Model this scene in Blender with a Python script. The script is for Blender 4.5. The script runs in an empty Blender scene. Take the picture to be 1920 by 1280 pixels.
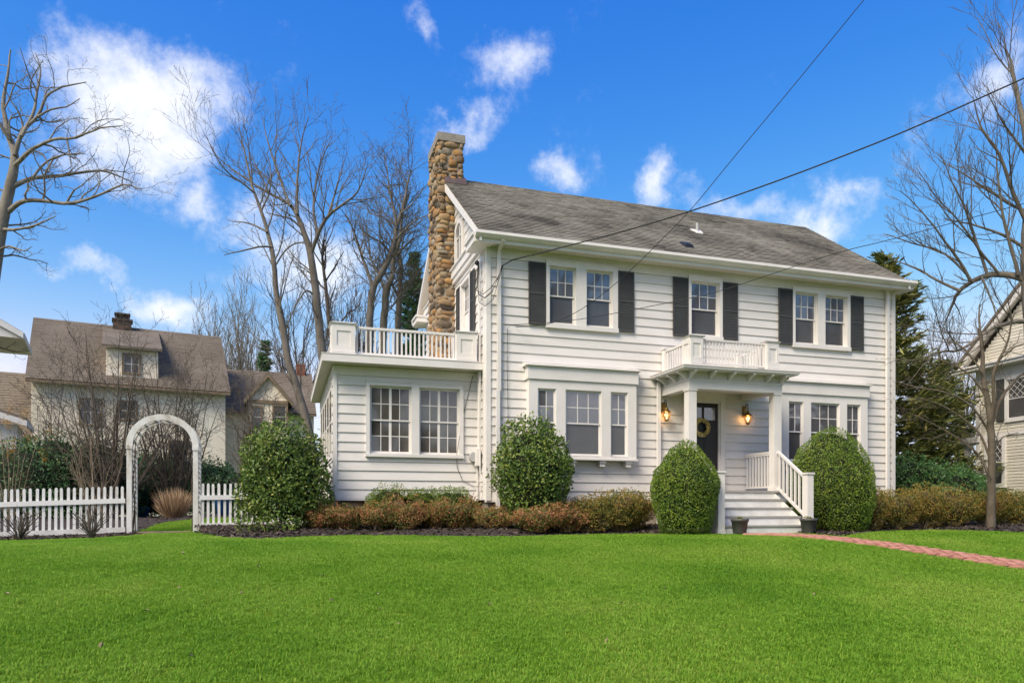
import bpy, math, random
import numpy as np
from mathutils import Matrix, Vector

sc = bpy.context.scene
R = math.radians
random.seed(7)

# ------------------------------------------------------------------ camera
CAMZ = 0.48
FOC, PPX, PPY, YAW = 1370.0, 960.0, 954.0, R(17.4)      # measured from the photograph (1920 x 1280)
cam_d = bpy.data.cameras.new('camera')
cam_d.sensor_width = 36.0
cam_d.lens = FOC / 1920 * 36.0
cam_d.shift_x = 0.0
cam_d.shift_y = (PPY - 640) / 1920
cam_d.clip_start = 0.05
cam_d.clip_end = 3000
cam = bpy.data.objects.new('camera', cam_d)
cam.location = (0, 0, CAMZ)
cam.rotation_euler = (R(90), 0, -YAW)
sc.collection.objects.link(cam)
sc.camera = cam
sY, cY = math.sin(YAW), math.cos(YAW)

def at_d(px, py, d):
    r = (px - PPX) / FOC
    return Vector(((sY + r * cY) * d, (cY - r * sY) * d, CAMZ + (PPY - py) / FOC * d))

def at_y(px, py, Y):
    r = (px - PPX) / FOC
    return at_d(px, py, Y / (cY - r * sY))

def sky_dir(px, py):
    r = (px - PPX) / FOC
    return Vector((sY + r * cY, cY - r * sY, (PPY - py) / FOC)).normalized()

# ------------------------------------------------------------------ light
SUN = Vector((-0.56, -0.40, 0.72)).normalized()
EXPOSURE = 1.15
SKY_STRENGTH = 0.14
sun_d = bpy.data.lights.new('sun', 'SUN')
sun_d.energy = 2.25
sun_d.angle = R(28)
sun_d.color = (1.0, 0.90, 0.74)
sun = bpy.data.objects.new('sun', sun_d)
sun.rotation_euler = (-SUN).to_track_quat('-Z', 'Y').to_euler()
sun.location = (-20, -15, 30)
sc.collection.objects.link(sun)

world = bpy.data.worlds.new('World')
sc.world = world
world.use_nodes = True
nt = world.node_tree
nt.nodes.clear()
def N(t, kind, **kw):
    n = t.nodes.new(kind)
    for k, v in kw.items():
        setattr(n, k, v)
    return n
out = N(nt, 'ShaderNodeOutputWorld')
bg = N(nt, 'ShaderNodeBackground')
bg.inputs['Strength'].default_value = SKY_STRENGTH
sky = N(nt, 'ShaderNodeTexSky', sky_type='NISHITA')
sky.sun_disc = False
sky.sun_elevation = math.asin(SUN.z)
sky.sun_rotation = math.atan2(SUN.x, SUN.y) % (2 * math.pi)
sky.altitude = 0
sky.air_density = 1.0
sky.dust_density = 0.6
sky.ozone_density = 6.0
hs = N(nt, 'ShaderNodeHueSaturation')
hs.inputs['Hue'].default_value = 0.5
hs.inputs['Saturation'].default_value = 1.22
hs.inputs['Value'].default_value = 1.0
nt.links.new(sky.outputs[0], hs.inputs['Color'])
tc = N(nt, 'ShaderNodeTexCoord')
wn = N(nt, 'ShaderNodeTexNoise')
wn.inputs['Scale'].default_value = 7.0
wn.inputs['Detail'].default_value = 6.0
wn.inputs['Roughness'].default_value = 0.6
nt.links.new(tc.outputs['Generated'], wn.inputs['Vector'])
wsub = N(nt, 'ShaderNodeVectorMath', operation='SUBTRACT')
wsub.inputs[1].default_value = (0.5, 0.5, 0.5)
nt.links.new(wn.outputs['Color'], wsub.inputs[0])
wmul = N(nt, 'ShaderNodeVectorMath', operation='MULTIPLY_ADD')
wmul.inputs[1].default_value = (0.17, 0.17, 0.14)
nt.links.new(wsub.outputs[0], wmul.inputs[0])
nt.links.new(tc.outputs['Generated'], wmul.inputs[2])
fbm = N(nt, 'ShaderNodeTexNoise')
fbm.inputs['Scale'].default_value = 9.0
fbm.inputs['Detail'].default_value = 8.0
fbm.inputs['Roughness'].default_value = 0.68
nt.links.new(tc.outputs['Generated'], fbm.inputs['Vector'])
# cumulus puffs: direction, half width, half height (radians), density
PUFFS = [(sky_dir(x, y), hw / FOC, hh / FOC, s) for x, y, hw, hh, s in [
    (265, 195, 185, 115, 1.25), (150, 140, 105, 78, 1.0), (370, 225, 95, 75, .95), (175, 285, 190, 70, .8),
    (345, 372, 95, 60, .95), (400, 445, 120, 65, .8), (545, 490, 190, 120, .95), (150, 530, 95, 30, 1.0),
    (315, 566, 110, 36, .95), (940, 85, 100, 58, .85), (870, 228, 95, 30, .72),
    (1030, 338, 70, 40, .62), (1222, 345, 56, 82, .95), (1525, 402, 130, 55, 1.2), (1420, 390, 130, 50, .85),
    (1885, 110, 90, 90, .5), (785, 65, 40, 50, .5), (30, 660, 150, 60, .6), (700, 560, 200, 70, .5)]]
rs = random.Random(3)
for az, el, hw, hh in [(-80, 24, .30, .14), (-125, 34, .34, .2), (180, 28, .36, .18), (135, 40, .34, .2), (95, 26, .30, .14), (-30, 62, .3, .25), (60, 60, .25, .2)]:
    a, e = R(az), R(el)
    PUFFS.append((Vector((math.sin(a) * math.cos(e), math.cos(a) * math.cos(e), math.sin(e))), hw, hh, 1.0))
acc = None
for c, hw, hh, s in PUFFS:
    d0 = N(nt, 'ShaderNodeVectorMath', operation='SUBTRACT')
    d0.inputs[1].default_value = c
    nt.links.new(wmul.outputs[0], d0.inputs[0])
    d1 = N(nt, 'ShaderNodeVectorMath', operation='MULTIPLY')
    d1.inputs[1].default_value = (1 / hw, 1 / hw, 1 / hh)
    nt.links.new(d0.outputs[0], d1.inputs[0])
    d2 = N(nt, 'ShaderNodeVectorMath', operation='LENGTH')
    nt.links.new(d1.outputs[0], d2.inputs[0])
    mr = N(nt, 'ShaderNodeMapRange', interpolation_type='SMOOTHSTEP')
    mr.inputs['From Min'].default_value = 1.25
    mr.inputs['From Max'].default_value = 0.0
    mr.inputs['To Min'].default_value = 0.0
    mr.inputs['To Max'].default_value = s
    nt.links.new(d2.outputs['Value'], mr.inputs['Value'])
    if acc is None:
        acc = mr.outputs[0]
    else:
        ad = N(nt, 'ShaderNodeMath', operation='MAXIMUM')
        nt.links.new(acc, ad.inputs[0])
        nt.links.new(mr.outputs[0], ad.inputs[1])
        acc = ad.outputs[0]
fm = N(nt, 'ShaderNodeMath', operation='MULTIPLY_ADD')
fm.inputs[1].default_value = 2.4
fm.inputs[2].default_value = -1.42
nt.links.new(fbm.outputs['Fac'], fm.inputs[0])
fa = N(nt, 'ShaderNodeMath', operation='ADD')
nt.links.new(acc, fa.inputs[0])
nt.links.new(fm.outputs[0], fa.inputs[1])
cm = N(nt, 'ShaderNodeMapRange', interpolation_type='SMOOTHSTEP')
cm.inputs['From Min'].default_value = 0.0
cm.inputs['From Max'].default_value = 1.15
cm.inputs['To Max'].default_value = 0.95
nt.links.new(fa.outputs[0], cm.inputs['Value'])
CLOUD = 3.6
mx = N(nt, 'ShaderNodeMix', data_type='RGBA')
mx.inputs['B'].default_value = (CLOUD * .97, CLOUD * .985, CLOUD * 1.03, 1)
nt.links.new(cm.outputs[0], mx.inputs['Factor'])
sp = N(nt, 'ShaderNodeSeparateColor')
nt.links.new(hs.outputs[0], sp.inputs[0])
cb = N(nt, 'ShaderNodeCombineColor')
for ch, (pw, k, top) in enumerate([(2.0, 1.75, 2.75), (1.3, .665, 3.05), (.5, 1.5, 3.7)]):      # deeper blue overhead, pale at the horizon
    p1, p2, p3 = N(nt, 'ShaderNodeMath', operation='POWER'), N(nt, 'ShaderNodeMath', operation='MULTIPLY'), N(nt, 'ShaderNodeMath', operation='SMOOTH_MIN')
    p3.inputs[2].default_value = 1.6
    p1.inputs[1].default_value, p2.inputs[1].default_value, p3.inputs[1].default_value = pw, k, top
    nt.links.new(sp.outputs[ch], p1.inputs[0])
    nt.links.new(p1.outputs[0], p2.inputs[0])
    nt.links.new(p2.outputs[0], p3.inputs[0])
    nt.links.new(p3.outputs[0], cb.inputs[ch])
nt.links.new(cb.outputs[0], mx.inputs['A'])
nt.links.new(mx.outputs['Result'], bg.inputs['Color'])
nt.links.new(bg.outputs[0], out.inputs[0])
world.cycles.sampling_method = 'MANUAL'
world.cycles.sample_map_resolution = 256

vs = sc.view_settings
vs.view_transform = 'Standard'
vs.look = 'None'
vs.exposure = EXPOSURE
vs.gamma = 1.0
vs.use_curve_mapping = False
sc.render.engine = 'CYCLES'
sc.cycles.use_denoising = True
sc.cycles.max_bounces = 4
sc.cycles.diffuse_bounces = 3
sc.cycles.glossy_bounces = 2
sc.cycles.transmission_bounces = 2
sc.cycles.transparent_max_bounces = 4
sc.cycles.use_adaptive_sampling = True
sc.cycles.adaptive_threshold = 0.02

# ------------------------------------------------------------------ helpers
COL = sc.collection
WM = {}

def link(o, parent=None, M=None):
    COL.objects.link(o)
    if parent is not None:
        o.parent = parent
        o.matrix_parent_inverse = WM[parent.name].inverted()
    WM[o.name] = M.copy() if M is not None else Matrix()
    return o

def tag(o, label=None, cat=None, group=None, kind=None):
    if label: o['label'] = label
    if cat: o['category'] = cat
    if group: o['group'] = group
    if kind: o['kind'] = kind
    return o

def thing(name, loc, label, cat, group=None):
    o = bpy.data.objects.new(name, None)
    o.empty_display_size = .1
    o.location = loc
    link(o, None, Matrix.Translation(Vector(loc)))
    return tag(o, label, cat, group)

def node(name, mesh, parent, loc=(0, 0, 0), rot=(0, 0, 0), scale=(1, 1, 1), mat=None):
    """one mesh object, possibly sharing its mesh, placed in world space under a parent"""
    o = bpy.data.objects.new(name, mesh)
    o.location, o.rotation_euler, o.scale = loc, rot, scale
    from mathutils import Euler
    M = Matrix.LocRotScale(Vector(loc), Euler(rot), Vector(scale))
    link(o, parent, M)
    if mat is not None and not mesh.materials:
        mesh.materials.append(mat)
    return o

class MB:
    def __init__(s):
        s.v, s.f = [], []
    def box(s, x0, x1, y0, y1, z0, z1):
        b = len(s.v)
        s.v += [(x0, y0, z0), (x1, y0, z0), (x1, y1, z0), (x0, y1, z0), (x0, y0, z1), (x1, y0, z1), (x1, y1, z1), (x0, y1, z1)]
        s.f += [(b, b + 3, b + 2, b + 1), (b + 4, b + 5, b + 6, b + 7), (b, b + 1, b + 5, b + 4), (b + 1, b + 2, b + 6, b + 5),
                (b + 2, b + 3, b + 7, b + 6), (b + 3, b, b + 4, b + 7)]
        return s
    def hexa(s, p):
        b = len(s.v)
        s.v += [tuple(q) for q in p]
        s.f += [(b, b + 3, b + 2, b + 1), (b + 4, b + 5, b + 6, b + 7), (b, b + 1, b + 5, b + 4), (b + 1, b + 2, b + 6, b + 5),
                (b + 2, b + 3, b + 7, b + 6), (b + 3, b, b + 4, b + 7)]
        return s
    def bar(s, a, b, w, h, up=(0, 0, 1)):
        a, b = Vector(a), Vector(b)
        t = (b - a).normalized()
        u = Vector(up)
        sd = t.cross(u).normalized()
        u = sd.cross(t).normalized()
        o = [(-w / 2, -h / 2), (w / 2, -h / 2), (w / 2, h / 2), (-w / 2, h / 2)]
        return s.hexa([a + sd * i + u * j for i, j in o] + [b + sd * i + u * j for i, j in o])
    def prism(s, poly, axis, a, b):
        """extrude a 2D polygon along axis (0 x, 1 y, 2 z) from a to b"""
        n, k = len(poly), len(s.v)
        for c in (a, b):
            for p, q in poly:
                s.v.append({0: (c, p, q), 1: (p, c, q), 2: (p, q, c)}[axis])
        s.f += [tuple(range(k, k + n))[::-1], tuple(range(k + n, k + 2 * n))]
        for i in range(n):
            j = (i + 1) % n
            s.f.append((k + i, k + j, k + n + j, k + n + i))
        return s
    def tube(s, pts, rad, n=6):
        pts = [Vector(p) for p in pts]
        rad = rad if hasattr(rad, '__len__') else [rad] * len(pts)
        k = len(s.v)
        for i, p in enumerate(pts):
            t = (pts[min(i + 1, len(pts) - 1)] - pts[max(i - 1, 0)]).normalized()
            u = t.cross(Vector((0, 0, 1)) if abs(t.z) < .9 else Vector((1, 0, 0))).normalized()
            w = t.cross(u)
            for j in range(n):
                a = 2 * math.pi * j / n
                s.v.append(tuple(p + (u * math.cos(a) + w * math.sin(a)) * rad[i]))
        for i in range(len(pts) - 1):
            for j in range(n):
                a, b = k + i * n + j, k + i * n + (j + 1) % n
                s.f.append((a, b, b + n, a + n))
        s.f += [tuple(range(k, k + n))[::-1], tuple(range(k + (len(pts) - 1) * n, k + len(pts) * n))]
        return s
    def lathe(s, prof, c, n=16):
        k = len(s.v)
        for r, z in prof:
            for j in range(n):
                a = 2 * math.pi * j / n
                s.v.append((c[0] + r * math.cos(a), c[1] + r * math.sin(a), c[2] + z))
        for i in range(len(prof) - 1):
            for j in range(n):
                a, b = k + i * n + j, k + i * n + (j + 1) % n
                s.f.append((a, b, b + n, a + n))
        s.f += [tuple(range(k, k + n))[::-1], tuple(range(k + (len(prof) - 1) * n, k + len(prof) * n))]
        return s
    def mesh(s, name, mat, smooth=False):
        m = bpy.data.meshes.new(name)
        m.from_pydata(s.v, [], s.f)
        m.materials.append(mat)
        if smooth:
            m.polygons.foreach_set('use_smooth', [True] * len(m.polygons))
        m.update()
        return m
    def build(s, name, mat, parent=None, smooth=False):
        return node(name, s.mesh(name, mat, smooth), parent)

def np_mesh(name, verts, faces, mat, rnd=None, smooth=False):
    """verts (n,3), faces (m,k) numpy; rnd: per-face random"""
    m = bpy.data.meshes.new(name)
    nf, k = faces.shape
    m.vertices.add(len(verts))
    m.vertices.foreach_set('co', np.ascontiguousarray(verts, dtype=np.float32).ravel())
    m.loops.add(nf * k)
    m.loops.foreach_set('vertex_index', np.ascontiguousarray(faces, dtype=np.int32).ravel())
    m.polygons.add(nf)
    m.polygons.foreach_set('loop_start', np.arange(0, nf * k, k, dtype=np.int32))
    m.polygons.foreach_set('loop_total', np.full(nf, k, dtype=np.int32))
    if smooth:
        m.polygons.foreach_set('use_smooth', np.ones(nf, dtype=bool))
    m.update(calc_edges=True)
    if not smooth:
        m.shade_flat()
    if rnd is not None:
        at = m.attributes.new('rnd', 'FLOAT', 'FACE')
        at.data.foreach_set('value', np.ascontiguousarray(rnd, dtype=np.float32))
    m.materials.append(mat)
    return m

# ------------------------------------------------------------------ materials
def ramp(t, stops):
    r = N(t, 'ShaderNodeValToRGB')
    e = r.color_ramp.elements
    while len(e) < len(stops):
        e.new(.5)
    for el, (p, c) in zip(e, stops):
        el.position = p
        el.color = (*c, 1)
    return r

TONE = {'grass_blade': 1.66, 'boxwood_leaf': 2.2, 'holly_leaf': 2.1, 'azalea_leaf': 1.75, 'golden_azalea_leaf': 1.75, 'evergreen_leaf': 3.2, 'spruce_needle': 3.4, 'rhododendron_leaf': 2.3,
        'lime_shrub_leaf': 1.5, 'yew_leaf': 1.9, 'fieldstone': .88, 'siding': .90, 'trim': .90, 'fence': .87, 'weathered': .88, 'cream_stucco': 1.3, 'taupe_siding': 1.65, 'neighbour_shingle': 1.25, 'asphalt_shingle': 1.75, 'lawn_soil': 1.5}
def pmat(name, stops, scale=3.0, rough=.6, bump=0.0, bscale=40.0, stretch=(1, 1, 1), obj=0.0, attr=False, spec=.4,
         detail=5.0, trans=0.0, attr_w=.6, metal=0.0):
    """noise-driven Principled material in world space; obj = per-object brightness spread; attr = per-face random"""
    stops = [(p_, tuple(min(.9, x_ * TONE.get(name, 1)) for x_ in c_)) for p_, c_ in stops]
    m = bpy.data.materials.new(name)
    m.use_nodes = True
    t = m.node_tree
    b = t.nodes['Principled BSDF']
    b.inputs['Roughness'].default_value = rough
    b.inputs['Specular IOR Level'].default_value = spec
    b.inputs['Metallic'].default_value = metal
    g = N(t, 'ShaderNodeNewGeometry')
    mp = N(t, 'ShaderNodeMapping')
    mp.inputs['Scale'].default_value = stretch
    t.links.new(g.outputs['Position'], mp.inputs['Vector'])
    no = N(t, 'ShaderNodeTexNoise')
    no.inputs['Scale'].default_value = scale
    no.inputs['Detail'].default_value = detail
    no.inputs['Roughness'].default_value = .6
    t.links.new(mp.outputs[0], no.inputs['Vector'])
    fac = no.outputs['Fac']
    if attr:
        a = N(t, 'ShaderNodeAttribute')
        a.attribute_name = 'rnd'
        mf = N(t, 'ShaderNodeMix', data_type='FLOAT')
        mf.inputs['Factor'].default_value = attr_w
        t.links.new(fac, mf.inputs['A'])
        t.links.new(a.outputs['Fac'], mf.inputs['B'])
        fac = mf.outputs['Result']
    if obj:
        oi = N(t, 'ShaderNodeObjectInfo')
        mf = N(t, 'ShaderNodeMix', data_type='FLOAT')
        mf.inputs['Factor'].default_value = obj
        t.links.new(fac, mf.inputs['A'])
        t.links.new(oi.outputs['Random'], mf.inputs['B'])
        fac = mf.outputs['Result']
    rp = ramp(t, stops)
    t.links.new(fac, rp.inputs['Fac'])
    t.links.new(rp.outputs['Color'], b.inputs['Base Color'])
    if bump:
        n2 = N(t, 'ShaderNodeTexNoise')
        n2.inputs['Scale'].default_value = bscale
        n2.inputs['Detail'].default_value = 6.0
        t.links.new(mp.outputs[0], n2.inputs['Vector'])
        bp = N(t, 'ShaderNodeBump')
        bp.inputs['Strength'].default_value = bump
        bp.inputs['Distance'].default_value = .02
        t.links.new(n2.outputs['Fac'], bp.inputs['Height'])
        t.links.new(bp.outputs[0], b.inputs['Normal'])
    if trans:
        tr = N(t, 'ShaderNodeBsdfTranslucent')
        t.links.new(rp.outputs['Color'], tr.inputs['Color'])
        ms = N(t, 'ShaderNodeMixShader')
        ms.inputs[0].default_value = trans
        t.links.new(b.outputs[0], ms.inputs[1])
        t.links.new(tr.outputs[0], ms.inputs[2])
        t.links.new(ms.outputs[0], t.nodes['Material Output'].inputs['Surface'])
    return m

def two(c, d=.08):
    return [(.3, tuple(x * (1 - d) for x in c)), (.7, tuple(min(1, x * (1 + d)) for x in c))]

M = {}
M['siding'] = pmat('siding', [(.25, (.73, .690, .640)), (.6, (.82, .775, .728)), (.8, (.85, .81, .77))], 1.3, .5, .05, 60, (1, 1, 4), obj=.25)
M['trim'] = pmat('trim', [(.2, (.74, .70, .65)), (.55, (.83, .785, .74)), (.8, (.86, .82, .78))], 2.2, .45, .03, 50)
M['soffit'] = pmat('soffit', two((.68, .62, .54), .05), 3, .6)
M['weathered'] = pmat('weathered', [(.28, (.30, .25, .19)), (.42, (.66, .62, .56)), (.6, (.80, .79, .77))], 5, .65, .15, 60, (1, 1, .5))
M['fence'] = pmat('fence', [(.25, (.55, .53, .49)), (.45, (.76, .75, .73)), (.75, (.83, .82, .81))], 4, .55, .1, 60, obj=.3)
M['shutter'] = pmat('shutter', two((.060, .059, .054), .12), 6, .55)
M['glass_sky'] = pmat('window_glass', two((.105, .102, .110), .25), 2.0, .03, .05, 2.5, spec=1.0)
M['glass_screen'] = pmat('window_glass_screened', [(.3, (.062, .060, .060)), (.7, (.098, .094, .092))], 1.2, .09, .05, 2.5, spec=.6)
M['glass_sun'] = pmat('sunroom_glass', [(.3, (.050, .045, .038)), (.7, (.125, .112, .096))], 1.6, .06, 0, spec=.9)
for k in ('glass_sky', 'glass_screen', 'glass_sun'):
    M[k].node_tree.nodes['Principled BSDF'].inputs['IOR'].default_value = {'glass_sky': 1.75, 'glass_screen': 1.6, 'glass_sun': 1.65}[k]
M['door'] = pmat('door_paint', two((.018, .018, .019), .1), 4, .3)
M['step'] = pmat('step_paint', [(.3, (.60, .59, .56)), (.6, (.74, .73, .70))], 4, .5, .05)
M['deck'] = pmat('deck_paint', two((.33, .315, .29), .12), 5, .55)
M['mortar'] = pmat('mortar', two((.30, .255, .20), .2), 12, .9, .5, 60)
M['stone'] = pmat('fieldstone', [(.06, (.060, .048, .038)), (.18, (.15, .115, .080)), (.30, (.36, .19, .070)), (.42, (.42, .235, .090)), (.54, (.20, .145, .095)), (.64, (.32, .215, .120)), (.76, (.43, .29, .145)), (.88, (.30, .25, .185)), (.97, (.46, .39, .28))],
                  9, .85, .8, 30, obj=.84)
M['cap'] = pmat('concrete_cap', two((.27, .24, .20), .2), 6, .85, .3, 40)
M['flue'] = pmat('rusty_metal', two((.09, .07, .06), .4), 15, .7)
M['flash'] = pmat('copper_flashing', two((.11, .075, .068), .2), 5, .5)
M['brass'] = pmat('aged_brass', two((.33, .20, .06), .3), 20, .35, metal=.9)
M['black'] = pmat('black_metal', two((.015, .015, .016), .2), 8, .45)
M['cable'] = pmat('cable_rubber', two((.02, .02, .021), .2), 8, .6)
M['grey_metal'] = pmat('grey_metal', two((.42, .42, .41), .1), 8, .4)
M['pot'] = pmat('pot_plastic', two((.085, .083, .078), .12), 12, .55, .05)
M['soil'] = pmat('soil', two((.035, .025, .018), .4), 25, .95, .6, 50)
M['mulch'] = pmat('mulch', [(.25, (.018, .014, .012)), (.5, (.045, .034, .028)), (.75, (.085, .065, .05))], 22, .95, 1.0, 45)
M['brick'] = pmat('path_brick', [(.1, (.33, .150, .110)), (.4, (.42, .195, .145)), (.65, (.47, .235, .175)), (.9, (.52, .30, .235))], 7, .9, .3, 60, obj=.5, spec=.2)
M['joint'] = pmat('path_sand', two((.30, .22, .17), .2), 20, .95, .3)
M['concrete'] = pmat('concrete', two((.42, .40, .37), .12), 4, .9, .2, 60)
M['ground'] = pmat('lawn_soil', [(.3, (.050, .085, .008)), (.55, (.070, .112, .010)), (.75, (.100, .135, .016))], 1.1, 1.0, .3, 70, spec=0.0)
M['grass'] = pmat('grass_blade', [(.28, (.044, .112, .010)), (.42, (.092, .196, .013)), (.51, (.122, .238, .017)), (.60, (.166, .270, .027)), (.80, (.25, .30, .06))], .5, .5, trans=.4, attr=True, attr_w=.3, spec=.2, detail=9.0)
M['box_leaf'] = pmat('boxwood_leaf', [(.1, (.018, .040, .006)), (.4, (.052, .092, .010)), (.7, (.105, .145, .016)), (.93, (.20, .21, .03)), (1.0, (.26, .17, .05))], 2.2, .42, trans=.2, attr=True)
M['holly_leaf'] = pmat('holly_leaf', [(.1, (.016, .036, .008)), (.4, (.042, .075, .013)), (.72, (.095, .125, .024)), (.97, (.26, .24, .06))], 2.5, .42, trans=.15, attr=True, spec=.35)
M['azalea_leaf'] = pmat('azalea_leaf', [(.14, (.042, .064, .013)), (.38, (.088, .112, .022)), (.5, (.175, .118, .036)), (.64, (.26, .105, .046)), (.88, (.34, .16, .085))], 1.5, .5, trans=.25, attr=True, attr_w=.5)
M['azalea_gold'] = pmat('golden_azalea_leaf', [(.14, (.040, .058, .012)), (.38, (.088, .104, .018)), (.58, (.180, .125, .026)), (.9, (.30, .155, .045))], 1.5, .5, trans=.25, attr=True, attr_w=.5)
M['yew_leaf'] = pmat('yew_leaf', [(.12, (.012, .030, .008)), (.5, (.030, .062, .014)), (.9, (.075, .10, .022))], 2.0, .5, trans=.15, attr=True)
M['hedge_leaf'] = pmat('evergreen_leaf', [(.12, (.010, .026, .010)), (.45, (.022, .050, .018)), (.75, (.045, .080, .028)), (.95, (.10, .13, .05))], 1.4, .45, trans=.15, attr=True)
M['rhodo_leaf'] = pmat('rhododendron_leaf', [(.12, (.016, .045, .014)), (.5, (.040, .090, .025)), (.85, (.085, .135, .04)), (.98, (.22, .20, .05))], 2.0, .38, trans=.15, attr=True)
M['lime_leaf'] = pmat('lime_shrub_leaf', [(.12, (.055, .085, .010)), (.5, (.105, .135, .016)), (.9, (.17, .19, .03))], 2.0, .5, trans=.25, attr=True)
M['spruce'] = pmat('spruce_needle', [(.12, (.015, .023, .008)), (.45, (.042, .050, .013)), (.75, (.098, .090, .024)), (.97, (.19, .14, .05))], .8, .55, trans=.12, attr=True)
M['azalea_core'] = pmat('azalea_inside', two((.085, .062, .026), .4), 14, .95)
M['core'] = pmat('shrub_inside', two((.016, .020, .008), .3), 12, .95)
M['bark'] = pmat('bark_brown', [(.25, (.055, .044, .034)), (.5, (.108, .088, .066)), (.75, (.175, .148, .115))], 5, .9, .7, 30, (1, 1, .3))
M['bark_grey'] = pmat('bark_grey', [(.25, (.11, .095, .078)), (.5, (.21, .185, .15)), (.75, (.31, .275, .23))], 4, .9, .6, 30, (1, 1, .35))
M['bark_mid'] = pmat('bark_grey_brown', [(.25, (.075, .063, .050)), (.5, (.145, .124, .098)), (.75, (.22, .193, .158))], 5, .9, .6, 30, (1, 1, .35))
M['bark_dark'] = pmat('bark_dark', [(.25, (.040, .032, .026)), (.5, (.080, .062, .048)), (.75, (.13, .10, .075))], 5, .9, .6, 30, (1, 1, .4))
M['twig_tan'] = pmat('twig_tan', [(.25, (.16, .12, .075)), (.5, (.26, .20, .13)), (.75, (.36, .29, .20))], 5, .9)
M['straw'] = pmat('straw', [(.2, (.26, .16, .085)), (.5, (.42, .28, .16)), (.8, (.58, .44, .28))], 4, .8, trans=.2, attr=True)
M['forsythia'] = pmat('orange_bud', [(.2, (.30, .14, .015)), (.7, (.52, .27, .03))], 4, .6, trans=.2, attr=True)
M['stucco'] = pmat('cream_stucco', [(.25, (.62, .53, .41)), (.55, (.70, .61, .49)), (.8, (.74, .66, .55))], .7, .9, .2, 30)
M['nroof'] = pmat('neighbour_shingle', [(.2, (.092, .075, .058)), (.5, (.138, .115, .090)), (.8, (.178, .150, .120))], .6, .95, 0, 30, attr=True, attr_w=.06, spec=.2)
M['ntrim'] = pmat('brown_trim', two((.22, .16, .10), .15), 4, .7)
M['rbrick'] = pmat('chimney_brick', [(.2, (.14, .055, .035)), (.6, (.26, .105, .065)), (.9, (.33, .15, .10))], 9, .9, .3, obj=.6)
M['dbrick'] = pmat('sooty_brick', [(.2, (.045, .036, .030)), (.6, (.10, .075, .058)), (.9, (.19, .11, .075))], 9, .9, .3, obj=.6)
M['taupe'] = pmat('taupe_siding', [(.25, (.33, .305, .25)), (.6, (.40, .372, .31)), (.85, (.44, .412, .35))], 1.5, .6, .05, 50, (1, 1, 4), obj=.3)
M['shingle'] = pmat('asphalt_shingle', [(.32, (.050, .044, .037)), (.44, (.108, .098, .080)), (.54, (.148, .136, .112)), (.70, (.190, .176, .148))], .55, .95, 0, 90, (1, 1, 1), attr=True, attr_w=.12, spec=.2)
M['blue'] = pmat('blue_plastic', two((.03, .16, .42), .15), 5, .4)
M['curtain'] = pmat('curtain', two((.55, .53, .50), .1), 9, .9)
def emat(name, col, s):
    m = bpy.data.materials.new(name)
    m.use_nodes = True
    b = m.node_tree.nodes['Principled BSDF']
    b.inputs['Base Color'].default_value = (*col, 1)
    b.inputs['Emission Color'].default_value = (*col, 1)
    b.inputs['Emission Strength'].default_value = s
    return m
M['flame'] = emat('lamp_flame', (1.0, .55, .18), 5)
def glass_mat():
    m = bpy.data.materials.new('lantern_glass')
    m.use_nodes = True
    t = m.node_tree
    g = N(t, 'ShaderNodeBsdfGlossy')
    g.inputs['Roughness'].default_value = .08
    tr = N(t, 'ShaderNodeBsdfTransparent')
    tr.inputs['Color'].default_value = (.95, .90, .80, 1)
    ms = N(t, 'ShaderNodeMixShader')
    ms.inputs[0].default_value = .13
    t.links.new(tr.outputs[0], ms.inputs[1])
    t.links.new(g.outputs[0], ms.inputs[2])
    t.links.new(ms.outputs[0], t.nodes['Material Output'].inputs['Surface'])
    return m
M['lantern_glass'] = glass_mat()

UNIT = {}
def unit_box(mat):
    if mat not in UNIT:
        UNIT[mat] = MB().box(-.5, .5, -.5, .5, -.5, .5).mesh('block_' + mat, M[mat])
    return UNIT[mat]
def block(name, mat, parent, x0, x1, y0, y1, z0, z1):
    """a box piece sharing one mesh per material"""
    return node(name, unit_box(mat), parent, ((x0 + x1) / 2, (y0 + y1) / 2, (z0 + z1) / 2), (0, 0, 0), (x1 - x0, y1 - y0, z1 - z0))

# ------------------------------------------------------------------ ground
def sstep(a):
    a = np.clip(a, 0, 1)
    return a * a * (3 - 2 * a)

def gz(x, y):
    x, y = np.asarray(x, float), np.asarray(y, float)
    s = np.clip(12.2 - y, 0, None)
    drop = np.where(s < 3, .1 * s * s / 6, .1 * (s - 1.5))
    drop = 1.25 * np.tanh(drop / 1.25)
    lf = sstep((-1.0 - x) / 4.5) * sstep((y - 6) / 8) * .10
    rt = sstep((x - 13) / 5) * sstep((y - 7) / 6) * .10
    und = .018 * np.sin(x * .9 + 1.3) * np.sin(y * .8) * sstep((13 - y) / 3)
    bk = sstep((y - 17.3) / 3.5) * sstep((1.5 - x) / 1.5) * .26
    return -drop - lf + rt + und + bk - .03

def g1(x, y):
    return float(gz(x, y))

def hit(px, py):
    d0, d1 = 1.5, 1.5
    while d1 < 80:
        p = at_d(px, py, d1)
        if p.z < g1(p.x, p.y):
            break
        d0, d1 = d1, d1 + .25
    for _ in range(18):
        dm = (d0 + d1) / 2
        p = at_d(px, py, dm)
        if p.z < g1(p.x, p.y): d1 = dm
        else: d0 = dm
    return at_d(px, py, d1)

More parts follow.
